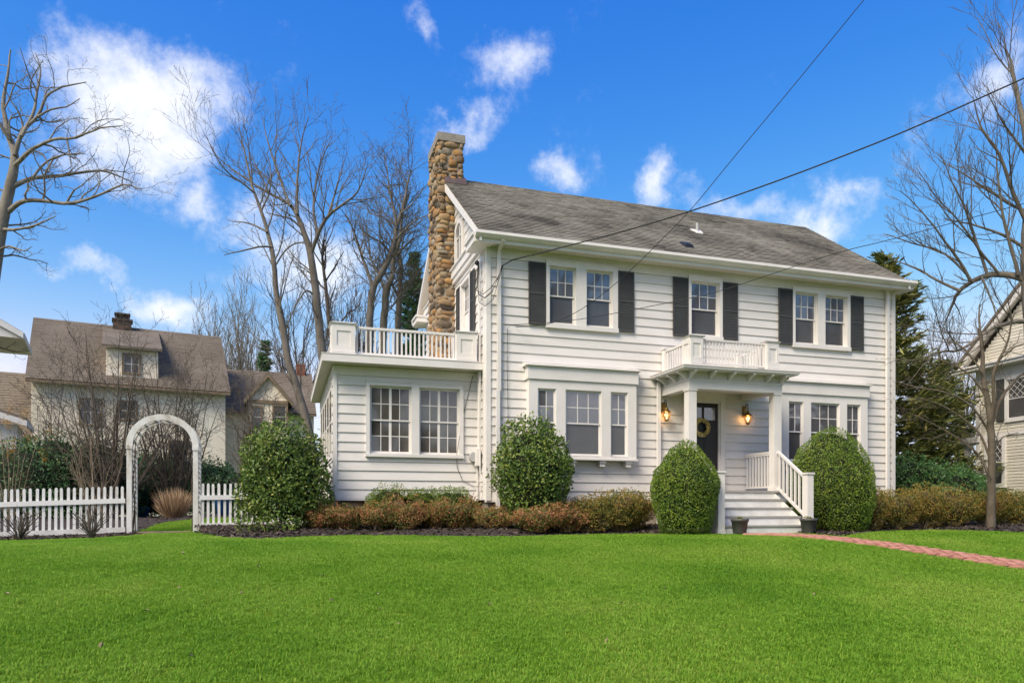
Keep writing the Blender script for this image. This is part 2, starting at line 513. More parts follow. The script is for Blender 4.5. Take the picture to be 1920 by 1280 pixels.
def sheet(name, xs, ys, zf, mat):
    X, Y = np.meshgrid(xs, ys)
    V = np.stack([X, Y, zf(X, Y)], -1).reshape(-1, 3)
    nx, ny = len(xs), len(ys)
    i = np.arange(nx - 1)[None, :] + np.arange(ny - 1)[:, None] * nx
    F = np.stack([i, i + 1, i + 1 + nx, i + nx], -1).reshape(-1, 4)
    return node(name, np_mesh(name, V, F, mat, smooth=True), None)

xs = np.concatenate([[-900, -300, -120, -70], np.linspace(-40, 45, 171), [70, 120, 300, 900]])
ys = np.concatenate([[-900, -300, -120, -60], np.linspace(-30, 60, 181), [90, 150, 400, 1200]])
lawn = tag(sheet('lawn', xs, ys, gz, M['ground']), 'green mown lawn in front of the white house', 'lawn', kind='structure')

M['chips'] = pmat('bark_chip', [(.1, (.020, .015, .012)), (.5, (.060, .044, .034)), (.85, (.14, .105, .08)), (.98, (.30, .24, .18))], 9, .95, attr=True, attr_w=.75)
def loft_bed(name, front, back, mound, label, n=14, mat='mulch'):
    """a bed of bark mulch between a front and a back line (plan points), slightly mounded"""
    fr = np.array([(p[0], p[1]) for p in front])
    bk = np.array([(p[0], p[1]) for p in back])
    def resample(a, m):
        s = np.concatenate([[0], np.cumsum(np.linalg.norm(np.diff(a, axis=0), axis=1))])
        t = np.linspace(0, s[-1], m)
        return np.stack([np.interp(t, s, a[:, 0]), np.interp(t, s, a[:, 1])], -1)
    m = 90
    A, B = resample(fr, m), resample(bk, m)
    rng = np.random.default_rng(len(name))
    t = np.linspace(0, 1, n)[:, None, None]
    P = A[None] * (1 - t) + B[None] * t
    tt = np.linspace(0, 1, n)[:, None]
    Z = gz(P[..., 0], P[..., 1]) + .012 + mound * sstep(tt * 1.3) + rng.normal(0, .010, P.shape[:2]) * (tt > 0)
    V = np.concatenate([P, Z[..., None]], -1).reshape(-1, 3)
    i = np.arange(m - 1)[None, :] + np.arange(n - 1)[:, None] * m
    F = np.stack([i, i + 1, i + 1 + m, i + m], -1).reshape(-1, 4)
    o = node(name, np_mesh(name, V, F, M[mat], smooth=True), None)
    tag(o, label, 'mulch bed', kind='structure')
    # loose bark chips on the surface
    k = min(5200, int(len(front) * 520))
    ii, jj = rng.integers(0, n, k), rng.integers(0, m, k)
    C = V.reshape(n, m, 3)[ii, jj] + np.stack([rng.normal(0, .06, k), rng.normal(0, .06, k), rng.uniform(.004, .022, k)], -1)
    a_, s_ = rng.uniform(0, 6.28, k), rng.uniform(.018, .05, k)
    d_ = np.stack([np.cos(a_), np.sin(a_), rng.normal(0, .3, k)], -1) * s_[:, None]
    e_ = np.stack([-np.sin(a_), np.cos(a_), rng.normal(0, .3, k)], -1) * s_[:, None] * .35
    CV = np.stack([C - d_ - e_, C + d_ - e_, C + d_ + e_, C - d_ + e_], 1).reshape(-1, 3)
    node('bark_chips', np_mesh('bark_chips', CV, np.arange(4 * k).reshape(k, 4), M['chips'], rng.uniform(0, 1, k)), o)['kind'] = 'stuff'
    return np.concatenate([A, B[::-1]])

def hits(l):
    return [hit(*p) for p in l]
BEDS = []
BEDS.append(loft_bed('mulch_bed', hits([(-120, 1020), (0, 1014), (80, 1013), (160, 1010), (238, 1006), (258, 1003)]),
                     [(-8.2, 17.7), (-5.5, 17.7), (-4.4, 17.7), (-3.6, 17.7), (-2.95, 17.7)], .03, 'dark mulch strip at the foot of the long picket fence'))
BEDS.append(loft_bed('mulch_bed', hits([(372, 1000), (420, 1008), (480, 1012), (560, 1008), (640, 1005), (760, 1005), (880, 1007), (960, 1007), (1060, 1004), (1150, 1002), (1250, 1002), (1346, 1003)]),
                     [(-1.75, 17.5), (-.5, 17.5), (.99, 17.4), (.99, 15.7), (2, 15.7), (4.2, 15.7), (4.3, 15.1), (8.3, 15.1)], .14,
                     'dark mulch bed along the front of the white house'))
BEDS.append(loft_bed('mulch_bed', hits([(1512, 1001), (1545, 1003), (1572, 1006), (1600, 1002), (1640, 997), (1700, 995), (1760, 994), (1830, 996), (1930, 999), (2050, 1004)]),
                     [(10.5, 13.6), (10.6, 15.05), (13, 15.05), (15, 14.9), (16, 15), (17, 15), (18.5, 14.5)], .07, 'dark mulch bed under the clipped shrubs beside the steps'))
BEDS.append(loft_bed('mulch_bed', [(-14, 17.8), (-8, 17.8), (-3.2, 17.75), (-2.9, 19.6), (-1.6, 21.3), (.5, 22.5)], [(-14, 27), (-8, 27), (-5, 27), (-3, 27), (-1, 27), (.5, 27)], .06,
                     'dark mulch and leaf litter under the evergreens behind the fence'))

# brick path
cl = [hit(*p) for p in [(1395, 1003.2), (1470, 1004.2), (1540, 1009), (1620, 1018), (1700, 1029), (1800, 1044.5), (1920, 1062)]]
cl = [Vector((p.x, p.y)) for p in cl]
cl += [cl[-1] + (cl[-1] - cl[-2]).normalized() * 1.5]
ca = np.array([(p.x, p.y) for p in cl])
for _ in range(2):      # soften corners
    q = np.repeat(ca, 2, axis=0)
    q = np.concatenate([ca[:1], .75 * ca[:-1] + .25 * ca[1:], .25 * ca[:-1] + .75 * ca[1:], ca[-1:]])
    order = np.argsort(np.concatenate([[0], np.arange(len(ca) - 1) + .25, np.arange(len(ca) - 1) + .75, [len(ca) - 1]]))
    ca = q[order]
sl = np.concatenate([[0], np.cumsum(np.linalg.norm(np.diff(ca, axis=0), axis=1))])
def path_pt(s, off):
    x, y = np.interp(s, sl, ca[:, 0]), np.interp(s, sl, ca[:, 1])
    x2, y2 = np.interp(s + .15, sl, ca[:, 0]), np.interp(s + .15, sl, ca[:, 1])
    x1, y1 = np.interp(s - .15, sl, ca[:, 0]), np.interp(s - .15, sl, ca[:, 1])
    tx, ty = x2 - x1, y2 - y1
    l = math.hypot(tx, ty)
    tx, ty = tx / l, ty / l
    return x - ty * off, y + tx * off, math.atan2(ty, tx)
PW = .70
ss = np.linspace(.05, sl[-1] - .05, 80)
L_ = np.array([path_pt(s, PW / 2 + .02)[:2] for s in ss])
R_ = np.array([path_pt(s, -PW / 2 - .02)[:2] for s in ss])
mid = (L_ + R_) / 2
rows = [L_ * (1 - t) + R_ * t for t in np.linspace(0, 1, 5)]
V = np.stack(rows).reshape(-1, 2)
V = np.concatenate([V, (gz(V[:, 0], V[:, 1]) + .012)[:, None]], 1)
i = np.arange(79)[None, :] + np.arange(4)[:, None] * 80
F = np.stack([i, i + 1, i + 81, i + 80], -1).reshape(-1, 4)[:, ::-1]
path = node('brick_path', np_mesh('brick_path', V, F, M['joint'], smooth=True), None)
tag(path, 'pink red brick path leading from the steps across the lawn', 'path', kind='structure')
rb = random.Random(5)
bm_ = MB()
def bev_block(w, d, h, b):
    m = MB()
    k = 0
    m.v = [(-w / 2, -d / 2, 0), (w / 2, -d / 2, 0), (w / 2, d / 2, 0), (-w / 2, d / 2, 0),
           (-w / 2, -d / 2, h - b), (w / 2, -d / 2, h - b), (w / 2, d / 2, h - b), (-w / 2, d / 2, h - b),
           (-w / 2 + b, -d / 2 + b, h), (w / 2 - b, -d / 2 + b, h), (w / 2 - b, d / 2 - b, h), (-w / 2 + b, d / 2 - b, h)]
    m.f = [(0, 1, 5, 4), (1, 2, 6, 5), (2, 3, 7, 6), (3, 0, 4, 7), (4, 5, 9, 8), (5, 6, 10, 9), (6, 7, 11, 10), (7, 4, 8, 11), (8, 9, 10, 11)]
    return m
brick_mesh = bev_block(.196, .096, .03, .006).mesh('brick', M['brick'])
ncol = 7
nb = 0
for c in range(ncol):
    off = -PW / 2 + (c + .5) * PW / ncol
    s = .08 + (.1 if c % 2 else 0)
    while s < sl[-1] - .15:
        x, y, a = path_pt(s, off)
        node('brick', brick_mesh, path, (x, y, g1(x, y) + .014 + rb.uniform(-.004, .004)), (rb.uniform(-.02, .02), rb.uniform(-.02, .02), a + rb.uniform(-.02, .02)))
        s += .206
        nb += 1
PATH_POLY = np.concatenate([L_, R_[::-1]])

# driveway on the far right
dv = MB()
xs_ = [17.6, 18.6, 19.6, 20.6]
ys_ = list(np.linspace(-10, 34, 45))
for i in range(3):
    for j in range(44):
        p = [(xs_[i], ys_[j]), (xs_[i + 1], ys_[j]), (xs_[i + 1], ys_[j + 1]), (xs_[i], ys_[j + 1])]
        k = len(dv.v)
        dv.v += [(a, b, g1(a, b) + .012) for a, b in p]
        dv.f.append((k, k + 1, k + 2, k + 3))
tag(dv.build('driveway', M['concrete']), 'pale concrete driveway between the white house and the taupe house', 'driveway', kind='structure')
kb = MB()
for j in range(44):
    a, b = ys_[j], ys_[j + 1]
    kb.hexa([(20.6, a, g1(20.6, a) - .05), (20.78, a, g1(20.6, a) - .05), (20.78, b, g1(20.6, b) - .05), (20.6, b, g1(20.6, b) - .05),
             (20.6, a, g1(20.6, a) + .16), (20.78, a, g1(20.6, a) + .16), (20.78, b, g1(20.6, b) + .16), (20.6, b, g1(20.6, b) + .16)])
tag(kb.build('kerb', M['concrete']), 'low concrete kerb along the driveway edge', 'kerb', kind='structure')

# grass blades on the lawn (instanced tufts)
def in_poly(P, poly):
    x, y = P[:, 0], P[:, 1]
    c = np.zeros(len(P), bool)
    j = len(poly) - 1
    for i in range(len(poly)):
        xi, yi, xj, yj = *poly[i], *poly[j]
        if yi != yj:
            c ^= ((yi > y) != (yj > y)) & (x < (xj - xi) * (y - yi) / (yj - yi) + xi)
        j = i
    return c
rng = np.random.default_rng(11)
A0 = (-9.5, 20.0, 3.6, 22.0)
n = int((A0[1] - A0[0]) * (A0[3] - A0[2]) * 600)
P = np.stack([rng.uniform(A0[0], A0[1], n), rng.uniform(A0[2], A0[3], n)], -1)
dd = P[:, 0] * sY + P[:, 1] * cY
rr = (P[:, 0] * cY - P[:, 1] * sY) / dd
keep = (np.abs(rr) < .78) & (rng.uniform(0, 1, n) < np.clip(9.5 / dd, .45, 1))
zz = gz(P[:, 0], P[:, 1])
keep &= (CAMZ - zz) / dd < .30
for b in BEDS + [PATH_POLY]:
    keep &= ~in_poly(P, b)
keep &= ~((P[:, 0] > .95) & (P[:, 1] > 15)) | ((P[:, 0] > 15.1) & (P[:, 0] < 17.5))
keep &= ~((P[:, 0] > 8.2) & (P[:, 0] < 10.55) & (P[:, 1] > 12.5))
keep &= ~((P[:, 0] > 17.5) & (P[:, 0] < 20.9))
P, zz = P[keep], zz[keep]
gm = bpy.data.meshes.new('grass')
gm.vertices.add(len(P))
gm.vertices.foreach_set('co', np.concatenate([P, zz[:, None]], 1).astype(np.float32).ravel())
a1 = gm.attributes.new('rotz', 'FLOAT_VECTOR', 'POINT')
rot = np.stack([rng.normal(0, .12, len(P)), rng.normal(0, .12, len(P)), rng.uniform(0, 6.28, len(P))], -1)
a1.data.foreach_set('vector', rot.astype(np.float32).ravel())
a2 = gm.attributes.new('size', 'FLOAT', 'POINT')
a2.data.foreach_set('value', rng.uniform(.65, 1.2, len(P)).astype(np.float32))
gm.update()
rg = np.random.default_rng(2)
tv, tf, tr_ = [], [], []
for b in range(34):
    a, rad = rg.uniform(0, 6.28), .055 * math.sqrt(rg.uniform(0, 1))
    bx, by = rad * math.cos(a), rad * math.sin(a)
    h, w = rg.uniform(.014, .034), rg.uniform(.0016, .0034)
    la, ll = rg.uniform(0, 6.28), rg.uniform(.4, 1.5) * h
    dx, dy = math.cos(la), math.sin(la)
    px_, py_ = -dy * w, dx * w
    k = len(tv)
    tv += [(bx - px_, by - py_, -.005), (bx + px_, by + py_, -.005), (bx + px_ * .8 + dx * ll * .35, by + py_ * .8 + dy * ll * .35, h * .65),
           (bx - px_ * .8 + dx * ll * .35, by - py_ * .8 + dy * ll * .35, h * .65), (bx + dx * ll, by + dy * ll, h)]
    tf += [(k, k + 1, k + 2), (k, k + 2, k + 3), (k + 3, k + 2, k + 4)]
    tr_ += [rg.uniform(0, 1)] * 3
tuft = bpy.data.objects.new('grass_tuft', np_mesh('grass_tuft', np.array(tv), np.array(tf), M['grass'], np.array(tr_)))
ng = bpy.data.node_groups.new('grass_scatter', 'GeometryNodeTree')
ng.interface.new_socket('Geometry', in_out='INPUT', socket_type='NodeSocketGeometry')
ng.interface.new_socket('Geometry', in_out='OUTPUT', socket_type='NodeSocketGeometry')
gi, go = N(ng, 'NodeGroupInput'), N(ng, 'NodeGroupOutput')
ip, oi = N(ng, 'GeometryNodeInstanceOnPoints'), N(ng, 'GeometryNodeObjectInfo')
oi.inputs['Object'].default_value = tuft
oi.inputs['As Instance'].default_value = True
na = N(ng, 'GeometryNodeInputNamedAttribute', data_type='FLOAT_VECTOR')
na.inputs['Name'].default_value = 'rotz'
nb_ = N(ng, 'GeometryNodeInputNamedAttribute', data_type='FLOAT')
nb_.inputs['Name'].default_value = 'size'
ng.links.new(gi.outputs[0], ip.inputs['Points'])
ng.links.new(oi.outputs['Geometry'], ip.inputs['Instance'])
ng.links.new(na.outputs['Attribute'], ip.inputs['Rotation'])
ng.links.new(nb_.outputs['Attribute'], ip.inputs['Scale'])
ng.links.new(ip.outputs[0], go.inputs[0])
grass = node('grass', gm, None)
grass.modifiers.new('scatter', 'NODES').node_group = ng
tag(grass, 'short bright green grass blades of the lawn', 'grass', kind='stuff')
print('grass tufts', len(P), 'bricks', nb)

# ------------------------------------------------------------------ the white house
house = thing('white_house', (9.5, 18.0, 0), 'two-storey white clapboard house with dark shutters and stone chimney', 'house')
WX0, WX1, WY, WB = 4.134, 15.0, 15.0, .68
PITCH = .1983
ZS = 6.09           # soffit height
YR, ZR, SLOPE, YE, ZE = 18.45, 8.99, .721, 14.60, 6.215
def roofz(y):
    return ZR - abs(y - YR) * SLOPE

class Fr:
    """wall frame: u along the wall, v into the wall, z up"""
    def __init__(s, axis, plane):
        s.a, s.p = axis, plane
    def b(s, u0, u1, v0, v1):
        return (u0, u1, s.p + v0, s.p + v1) if s.a == 0 else (s.p + v0, s.p + v1, u0, u1)
    def box(s, mb, u0, u1, v0, v1, z0, z1):
        return mb.box(*s.b(u0, u1, v0, v1), z0, z1)
    def pt(s, u, v, z):
        return (u, s.p + v, z) if s.a == 0 else (s.p + v, u, z)

WEDGE = {}
def wedge(mat, axis):
    """unit clapboard: bottom edge proud, top edge tucked in; v from -1 (front) to 0"""
    if (mat, axis) not in WEDGE:
        v = [(-.5, -1, 0), (.5, -1, 0), (.5, 0, 0), (-.5, 0, 0), (-.5, -.22, 1), (.5, -.22, 1), (.5, 0, 1), (-.5, 0, 1)]
        m = MB().hexa(v if axis == 0 else [(b, a, c) for a, b, c in v])
        if axis == 1:
            m.f = [f[::-1] for f in m.f]
        WEDGE[mat, axis] = m.mesh('board_' + mat, M[mat])
    return WEDGE[mat, axis]

def clapboards(parent, fr, ranges, z_list, openings, mat='siding', proud=.017, name='siding_board', joints=None):
    """ranges(z0,z1)->(u0,u1); openings: (u0,u1,z0,z1) in the wall plane"""
    for z0, z1 in z_list:
        u0, u1 = ranges(z0, z1)
        if u1 - u0 < .03: continue
        cuts = sorted({u0, u1, *[c for o in openings if o[2] < z1 and o[3] > z0 for c in o[:2] if u0 < c < u1]})
        segs = []
        for a, b in zip(cuts, cuts[1:]):
            mid = (a + b) / 2
            lo, hi = z0, z1
            for o in openings:
                if o[0] < mid < o[1] and o[2] < hi and o[3] > lo:
                    if o[2] <= lo and o[3] >= hi: lo, hi = 1, 0; break
                    if o[2] > lo: hi = o[2]
                    else: lo = o[3]
            if hi - lo > .004:
                if segs and segs[-1][1] == a and segs[-1][2:] == (lo, hi): segs[-1] = (segs[-1][0], b, lo, hi)
                else: segs.append((a, b, lo, hi))
        for a, b, lo, hi in segs:
            loc = fr.pt((a + b) / 2, .012, lo)
            sc_ = (b - a, proud + .012, hi - lo) if fr.a == 0 else (proud + .012, b - a, hi - lo)
            node(name, wedge(mat, fr.a), parent, loc, (0, 0, 0), sc_)

def rows(z0, z1, pitch=PITCH):
    n = int(round((z1 - z0) / pitch + .49))
    return [(z0 + i * pitch, min(z0 + (i + 1) * pitch, z1)) for i in range(n) if min(z0 + (i + 1) * pitch, z1) - z0 - i * pitch > .01]

def sash_window(fr, u0, u1, z0, z1, cols=3, rws=2, lower=True, glass='glass_sky', low_glass='glass_screen', parent=None, lcols=1, lrows=1, mull=False, flip=False):
    """double-hung window in an opening; window > upper_sash, lower_sash, muntins, panes"""
    w = MB()
    j = .014
    fr.box(w, u0, u0 + j, .0, .075, z0, z1)
    fr.box(w, u1 - j, u1, .0, .075, z0, z1)
    fr.box(w, u0 + j, u1 - j, .0, .075, z1 - j, z1)
    fr.box(w, u0 + j, u1 - j, -.02, .075, z0, z0 + j)
    win = w.build('window', M['trim'], parent or house)
    a0, a1, b0, b1 = u0 + j, u1 - j, z0 + j, z1 - j
    zm = (b0 + b1) / 2
    for part, (c0, c1, v0, cc, rr_, gl) in {'upper_sash': (zm - .018, b1, .034, cols, rws, glass), 'lower_sash': (b0, zm + .018, .056, lcols, lrows, low_glass)}.items():
        s = MB()
        st = .032
        fr.box(s, a0, a0 + st, v0, v0 + .02, c0, c1)
        fr.box(s, a1 - st, a1, v0, v0 + .02, c0, c1)
        fr.box(s, a0 + st, a1 - st, v0, v0 + .02, c0, c0 + (.045 if part == 'lower_sash' else .03))
        fr.box(s, a0 + st, a1 - st, v0, v0 + .02, c1 - .03, c1)
        s.build(part, M['trim'], win)
        p0, p1 = a0 + st, a1 - st
        q0, q1 = c0 + (.045 if part == 'lower_sash' else .03), c1 - .03
        mw = .017
        us = [p0 + (p1 - p0) * i / cc for i in range(cc + 1)]
        zs = [q0 + (q1 - q0) * i / rr_ for i in range(rr_ + 1)]
        if cc > 1 or rr_ > 1:
            mm = MB()
            for i in range(1, cc):
                h = (.055 if mull and i == cc // 2 else mw) / 2
                fr.box(mm, us[i] - h, us[i] + h, v0 + .002, v0 + .016, q0, q1)
            for i in range(1, rr_):
                fr.box(mm, p0, p1, v0 + .004, v0 + .014, zs[i] - mw / 2, zs[i] + mw / 2)
            mm.build('muntins', M['trim'], win)
        for i in range(cc):
            for k in range(rr_):
                bb = fr.b(us[i], us[i + 1], v0 + .009, v0 + .012)
                tl = random.uniform(-.004, .004)
                o = block('pane', gl, win, *bb, zs[k], zs[k + 1])
                o.rotation_euler = (random.gauss(0, .007), 0, random.gauss(0, .007)) if fr.a == 0 else (0, random.gauss(0, .007), random.gauss(0, .007))
    return win

def casing(fr, u0, u1, z0, z1, openings, parent=None, proud=.055, back=.0, sill=True, name='window_casing'):
    """flat boards round one or more openings"""
    m = MB()
    zo0, zo1 = openings[0][2], openings[0][3]
    fr.box(m, u0, u1, -proud, back, zo1, z1)
    fr.box(m, u0 - (.01 if sill else 0), u1 + (.01 if sill else 0), -proud - (.02 if sill else 0), back, z0, zo0)
    e = [u0] + [c for o in openings for c in o[:2]] + [u1]
    for i in range(0, len(e), 2):
        fr.box(m, e[i], e[i + 1], -proud, back + .07, zo0, zo1)
    fr.box(m, u0 - .015, u1 + .015, -proud - .018, back, z1, z1 + .022)
    return m.build(name, M['trim'], parent or house)

def shutter(fr, u0, u1, z0, z1, v=-.03):
    m = MB()
    s = .03
    fr.box(m, u0, u0 + s, v - .028, v, z0, z1)
    fr.box(m, u1 - s, u1, v - .028, v, z0, z1)
    zm = z0 + (z1 - z0) * .5
    for a, b in ((z0, z0 + .04), (zm - .02, zm + .02), (z1 - .04, z1)):
        fr.box(m, u0 + s, u1 - s, v - .026, v, a, b)
    sh = m.build('shutter', M['shutter'], house)
    l = MB()
    for a, b in ((z0 + .04, zm - .02), (zm + .02, z1 - .04)):
        n = int((b - a) / .036)
        for i in range(n):
            c = a + (i + .5) * (b - a) / n
            h = .021
            p = [(u0 + s, v - .022, c - h), (u1 - s, v - .022, c - h), (u1 - s, v - .016, c - h), (u0 + s, v - .016, c - h),
                 (u0 + s, v - .008, c + h), (u1 - s, v - .008, c + h), (u1 - s, v - .002, c + h), (u0 + s, v - .002, c + h)]
            l.hexa([fr.pt(*q) for q in p])
    o = l.build('louvres', M['shutter'], sh)
    o['kind'] = 'stuff'

# foundation
MB().box(4.2, 14.94, 15.09, 21.8, -.3, .66).build('foundation', M['mortar'], house)
fnd = MB().box(1.06, 4.13, 15.72, 21.1, -.3, .69).build('sunroom_foundation', M['mortar'], house)
rs2 = random.Random(9)
def stone_mesh(seed):
    rnd = random.Random(seed)
    m = MB()
    n = 8
    prof = [(-.5, .80), (-.36, 1.0), (.0, 1.05), (.36, 1.0), (.5, .78)]
    sq = [rnd.uniform(.78, 1.1) for _ in range(n)]
    for zc, rr in prof:
        for j in range(n):
            a = 2 * math.pi * (j + .5) / n
            c, s_ = math.cos(a), math.sin(a)
            k = (abs(c) ** 3.6 + abs(s_) ** 3.6) ** (-1 / 3.6) * .5 * rr * sq[j]
            m.v.append((c * k * rnd.uniform(.93, 1.07), s_ * k * rnd.uniform(.9, 1.05), zc * rnd.uniform(.78, 1.08) + .08 * c * math.sin(seed * 2.1)))
    for i in range(len(prof) - 1):
        for j in range(n):
            a, b = i * n + j, i * n + (j + 1) % n
            m.f.append((a, b, b + n, a + n))
    m.f += [tuple(range(n))[::-1], tuple(range(4 * n, 5 * n))]
    return m.mesh('fieldstone', M['stone'], True)
STONES = [stone_mesh(i) for i in range(14)]
def stone_face(parent, fr, u0, u1, z0, z1, hmin=.12, hmax=.24, wmin=.2, wmax=.42, sink=.05, thick=.16, taper=None):
    z = z0
    while z < z1 - .04:
        h = min(rs2.uniform(hmin, hmax), z1 - z)
        if z1 - z - h < hmin * .6: h = z1 - z
        u = u0
        while u < u1 - .02:
            w = min(rs2.uniform(wmin, wmax), u1 - u)
            if u1 - u - w < wmin * .55: w = u1 - u
            dz = rs2.uniform(-.035, .035)
            hh = h * rs2.uniform(.88, 1.22)
            loc = fr.pt(u + w / 2, sink - rs2.uniform(.0, .045), z + h / 2 + dz)
            s = (w * 1.06, thick, hh) if fr.a == 0 else (thick, w * 1.06, hh)
            node('stone', rs2.choice(STONES), parent, loc, (rs2.uniform(-.06, .06), rs2.uniform(-.13, .13) if fr.a == 0 else 0, rs2.uniform(-.06, .06)), s)
            u += w
        z += h
stone_face(fnd, Fr(0, 15.72), 1.1, 4.1, .02, .66, .16, .26, .3, .55)

# walls
FRONT = Fr(0, WY)
SIDE = Fr(1, WX0)
SUNF = Fr(0, 15.6)
SUNL = Fr(1, 1.0)
core = MB()
core.box(WX0 + .06, WX1 - .02, 15.1, 21.86, .66, 6.15)
core.prism([(15.1, 6.15), (21.86, 6.15), (YR, ZR - .12)], 0, WX0 + .06, WX1 - .02)
wall = core.build('wall', M['siding'], house)
back = MB().box(WX0, WX1, 15.085, 15.1, .66, 6.15).build('wall_sheathing', M['siding'], house)

W_UP = [(5.467, 7.18), (8.985, 9.887), (11.862, 13.58)]
ZC0, ZC1 = 4.432, 5.893                # casing bottom and top
front_open = [(a + .03, b - .03, ZC0 + .03, ZC1) for a, b in W_UP]
BAYS = [(5.02, 7.563), (11.43, 13.973)]
front_open += [(a + .03, b - .03, 1.60, 3.58) for a, b in BAYS]
front_open.append((8.87, 9.93, .80, 3.19))
clapboards(wall, FRONT, lambda a, b: (WX0 + .085, WX1 - .085), rows(WB, 5.84), front_open)
fz = MB()
fz.box(WX0 + .085, WX1 - .085, 14.985, 15.05, 5.842, ZS)
fz.box(WX0 + .085, WX1 - .085, 14.968, 14.985, 6.0, ZS)
fz.build('frieze_board', M['trim'], house)
for x0, x1 in ((WX0 - .012, WX0 + .085), (WX1 - .085, WX1 + .012)):
    MB().box(x0, x1, 14.966, 15.1, WB - .02, ZS).build('corner_board', M['trim'], house)
MB().box(WX0 - .02, WX1 + .02, 14.985, 15.09, WB - .05, WB - .002).build('skirt_board', M['trim'], house)

# first-floor and upper windows
for (a, b), ops in zip(W_UP, [[(5.545, 6.17), (6.415, 7.06)], [(9.055, 9.81)], [(11.935, 12.60), (12.82, 13.49)]]):
    zz0, zz1 = 4.525, 5.79
    o = [(p, q, zz0, zz1) for p, q in ops]
    casing(FRONT, a, b, ZC0, ZC1, o)
    for p, q in ops:
        sash_window(FRONT, p, q, zz0, zz1)
for a, b in ((5.064, 5.456), (7.19, 7.582), (8.575, 8.974), (9.905, 10.305), (11.455, 11.855), (13.597, 13.993)):
    shutter(FRONT, a, b, 4.478, 5.835)

# the two shallow box bays on the ground floor
BFR = Fr(0, 14.8)
for bi, (x0, x1) in enumerate(BAYS):
    ops = [(x0 + .199, x0 + .622), (x0 + .84, x0 + 1.694), (x0 + 1.914, x0 + 2.336)]
    z0, z1 = 1.635, 3.078
    m = MB()
    e = [x0] + [c for o in ops for c in o] + [x1]
    for i in range(0, 8, 2):
        m.box(e[i], e[i + 1], 14.8, 15.05, z0, z1)
    m.box(x0, x1, 14.8, 15.05, z1, 3.268)
    m.box(x0, x1, 14.8, 15.05, 1.595, z0)
    for o in ops:
        m.box(o[0], o[1], 14.9, 15.05, z0, z1)
    bay = m.build('bay_window', M['trim'], house)
    MB().box(x0 - .035, x1 + .035, 14.765, 15.04, 3.27, 3.545).build('bay_fascia', M['trim'], bay)
    MB().hexa([(x0 - .09, 14.71, 3.548), (x1 + .09, 14.71, 3.548), (x1 + .09, 15.03, 3.548), (x0 - .09, 15.03, 3.548),
               (x0 - .09, 14.71, 3.575), (x1 + .09, 14.71, 3.575), (x1 + .09, 15.03, 3.66), (x0 - .09, 15.03, 3.66)]).build('bay_roof', M['trim'], bay)
    MB().box(x0 - .03, x1 + .03, 14.765, 15.04, 1.555, 1.593).build('bay_sill', M['trim'], bay)
    for f in (.08, .40, .68, .93):
        c = x0 + (x1 - x0) * f
        br = MB()
        br.box(c - .075, c + .075, 14.80, 14.99, 1.50, 1.553)
        br.box(c - .06, c + .06, 14.83, 14.99, 1.42, 1.50)
        br.build('bay_bracket', M['trim'], bay)
    for i, o in enumerate(ops):
        sash_window(Fr(0, 14.815), o[0], o[1], z0, z1, cols=3 if i == 1 else 2)

# gable wall on the chimney side
sh_open = [(16.27, 17.23, 4.47, 5.93)]
side_rows = rows(WB, 3.60) + rows(WB, 8.95)[15:]
def side_range(a, b):
    if b < 3.45: return 15.09, 15.6
    lim = 21.88
    lo = 15.09
    if b > 6.15:
        lo = max(lo, YR - (ZR - .1 - b) / SLOPE)
        lim = min(lim, YR + (ZR - .1 - b) / SLOPE)
    return lo, lim
att = (17.02, 17.80, 6.56, 7.55)
clapboards(wall, SIDE, side_range, rows(WB, 8.8), sh_open + [(att[0] - .05, att[1] + .05, att[2] - .05, att[3] - .1), (18.0, 19.26, 3, 9)])
MB().box(4.10, 4.20, 15.1, 15.19, WB, 5.9).build('corner_board', M['trim'], house)
casing(SIDE, 16.26, 17.24, 4.45, 5.93, [(16.36, 17.14, 4.54, 5.83)])
sash_window(SIDE, 16.36, 17.14, 4.54, 5.83)
shutter(SIDE, 15.88, 16.255, 4.5, 5.88)
shutter(SIDE, 17.245, 17.64, 4.5, 5.88)
belt = MB()
belt.prism([(15.1, 6.24), (22.3, 6.24), (22.3, 6.43), (15.1, 6.43)], 0, 4.03, 4.17)
belt.box(4.065, 4.17, 15.1, 22.2, 6.12, 6.24)
belt.box(3.99, 4.17, 15.1, 22.3, 6.43, 6.462)
belt.build('gable_cornice', M['trim'], house)
# round-headed attic window
aw = MB()
cy, r1, r0 = (att[0] + att[1]) / 2, .41, .30
arcs = [math.pi * i / 12 for i in range(13)]
zc = att[3] - r1
ring_o = [(cy + r1 * math.cos(a), zc + r1 * math.sin(a)) for a in arcs]
ring_i = [(cy + r0 * math.cos(a), zc + r0 * math.sin(a)) for a in arcs]
for i in range(12):
    aw.prism([ring_i[i], ring_o[i], ring_o[i + 1], ring_i[i + 1]], 0, 4.075, 4.19)
aw.box(4.075, 4.19, cy - r1, cy - r0, att[2], zc)
aw.box(4.075, 4.19, cy + r0, cy + r1, att[2], zc)
aw.box(4.06, 4.19, cy - r1 - .03, cy + r1 + .03, att[2] - .07, att[2])
aw = aw.build('attic_window', M['trim'], house)
MB().prism([(cy - r0, att[2])] + [(cy + r0, att[2])] + ring_i[1:-1] and [(cy + r0, att[2])] + ring_i + [(cy - r0, att[2])], 0, 4.125, 4.13).build('pane', M['glass_sky'], aw)
mm = MB().box(4.105, 4.124, cy - .012, cy + .012, att[2], zc + r0)
mm.box(4.105, 4.124, cy - r0, cy + r0, zc - .02, zc + .005)
mm.build('muntins', M['trim'], aw)

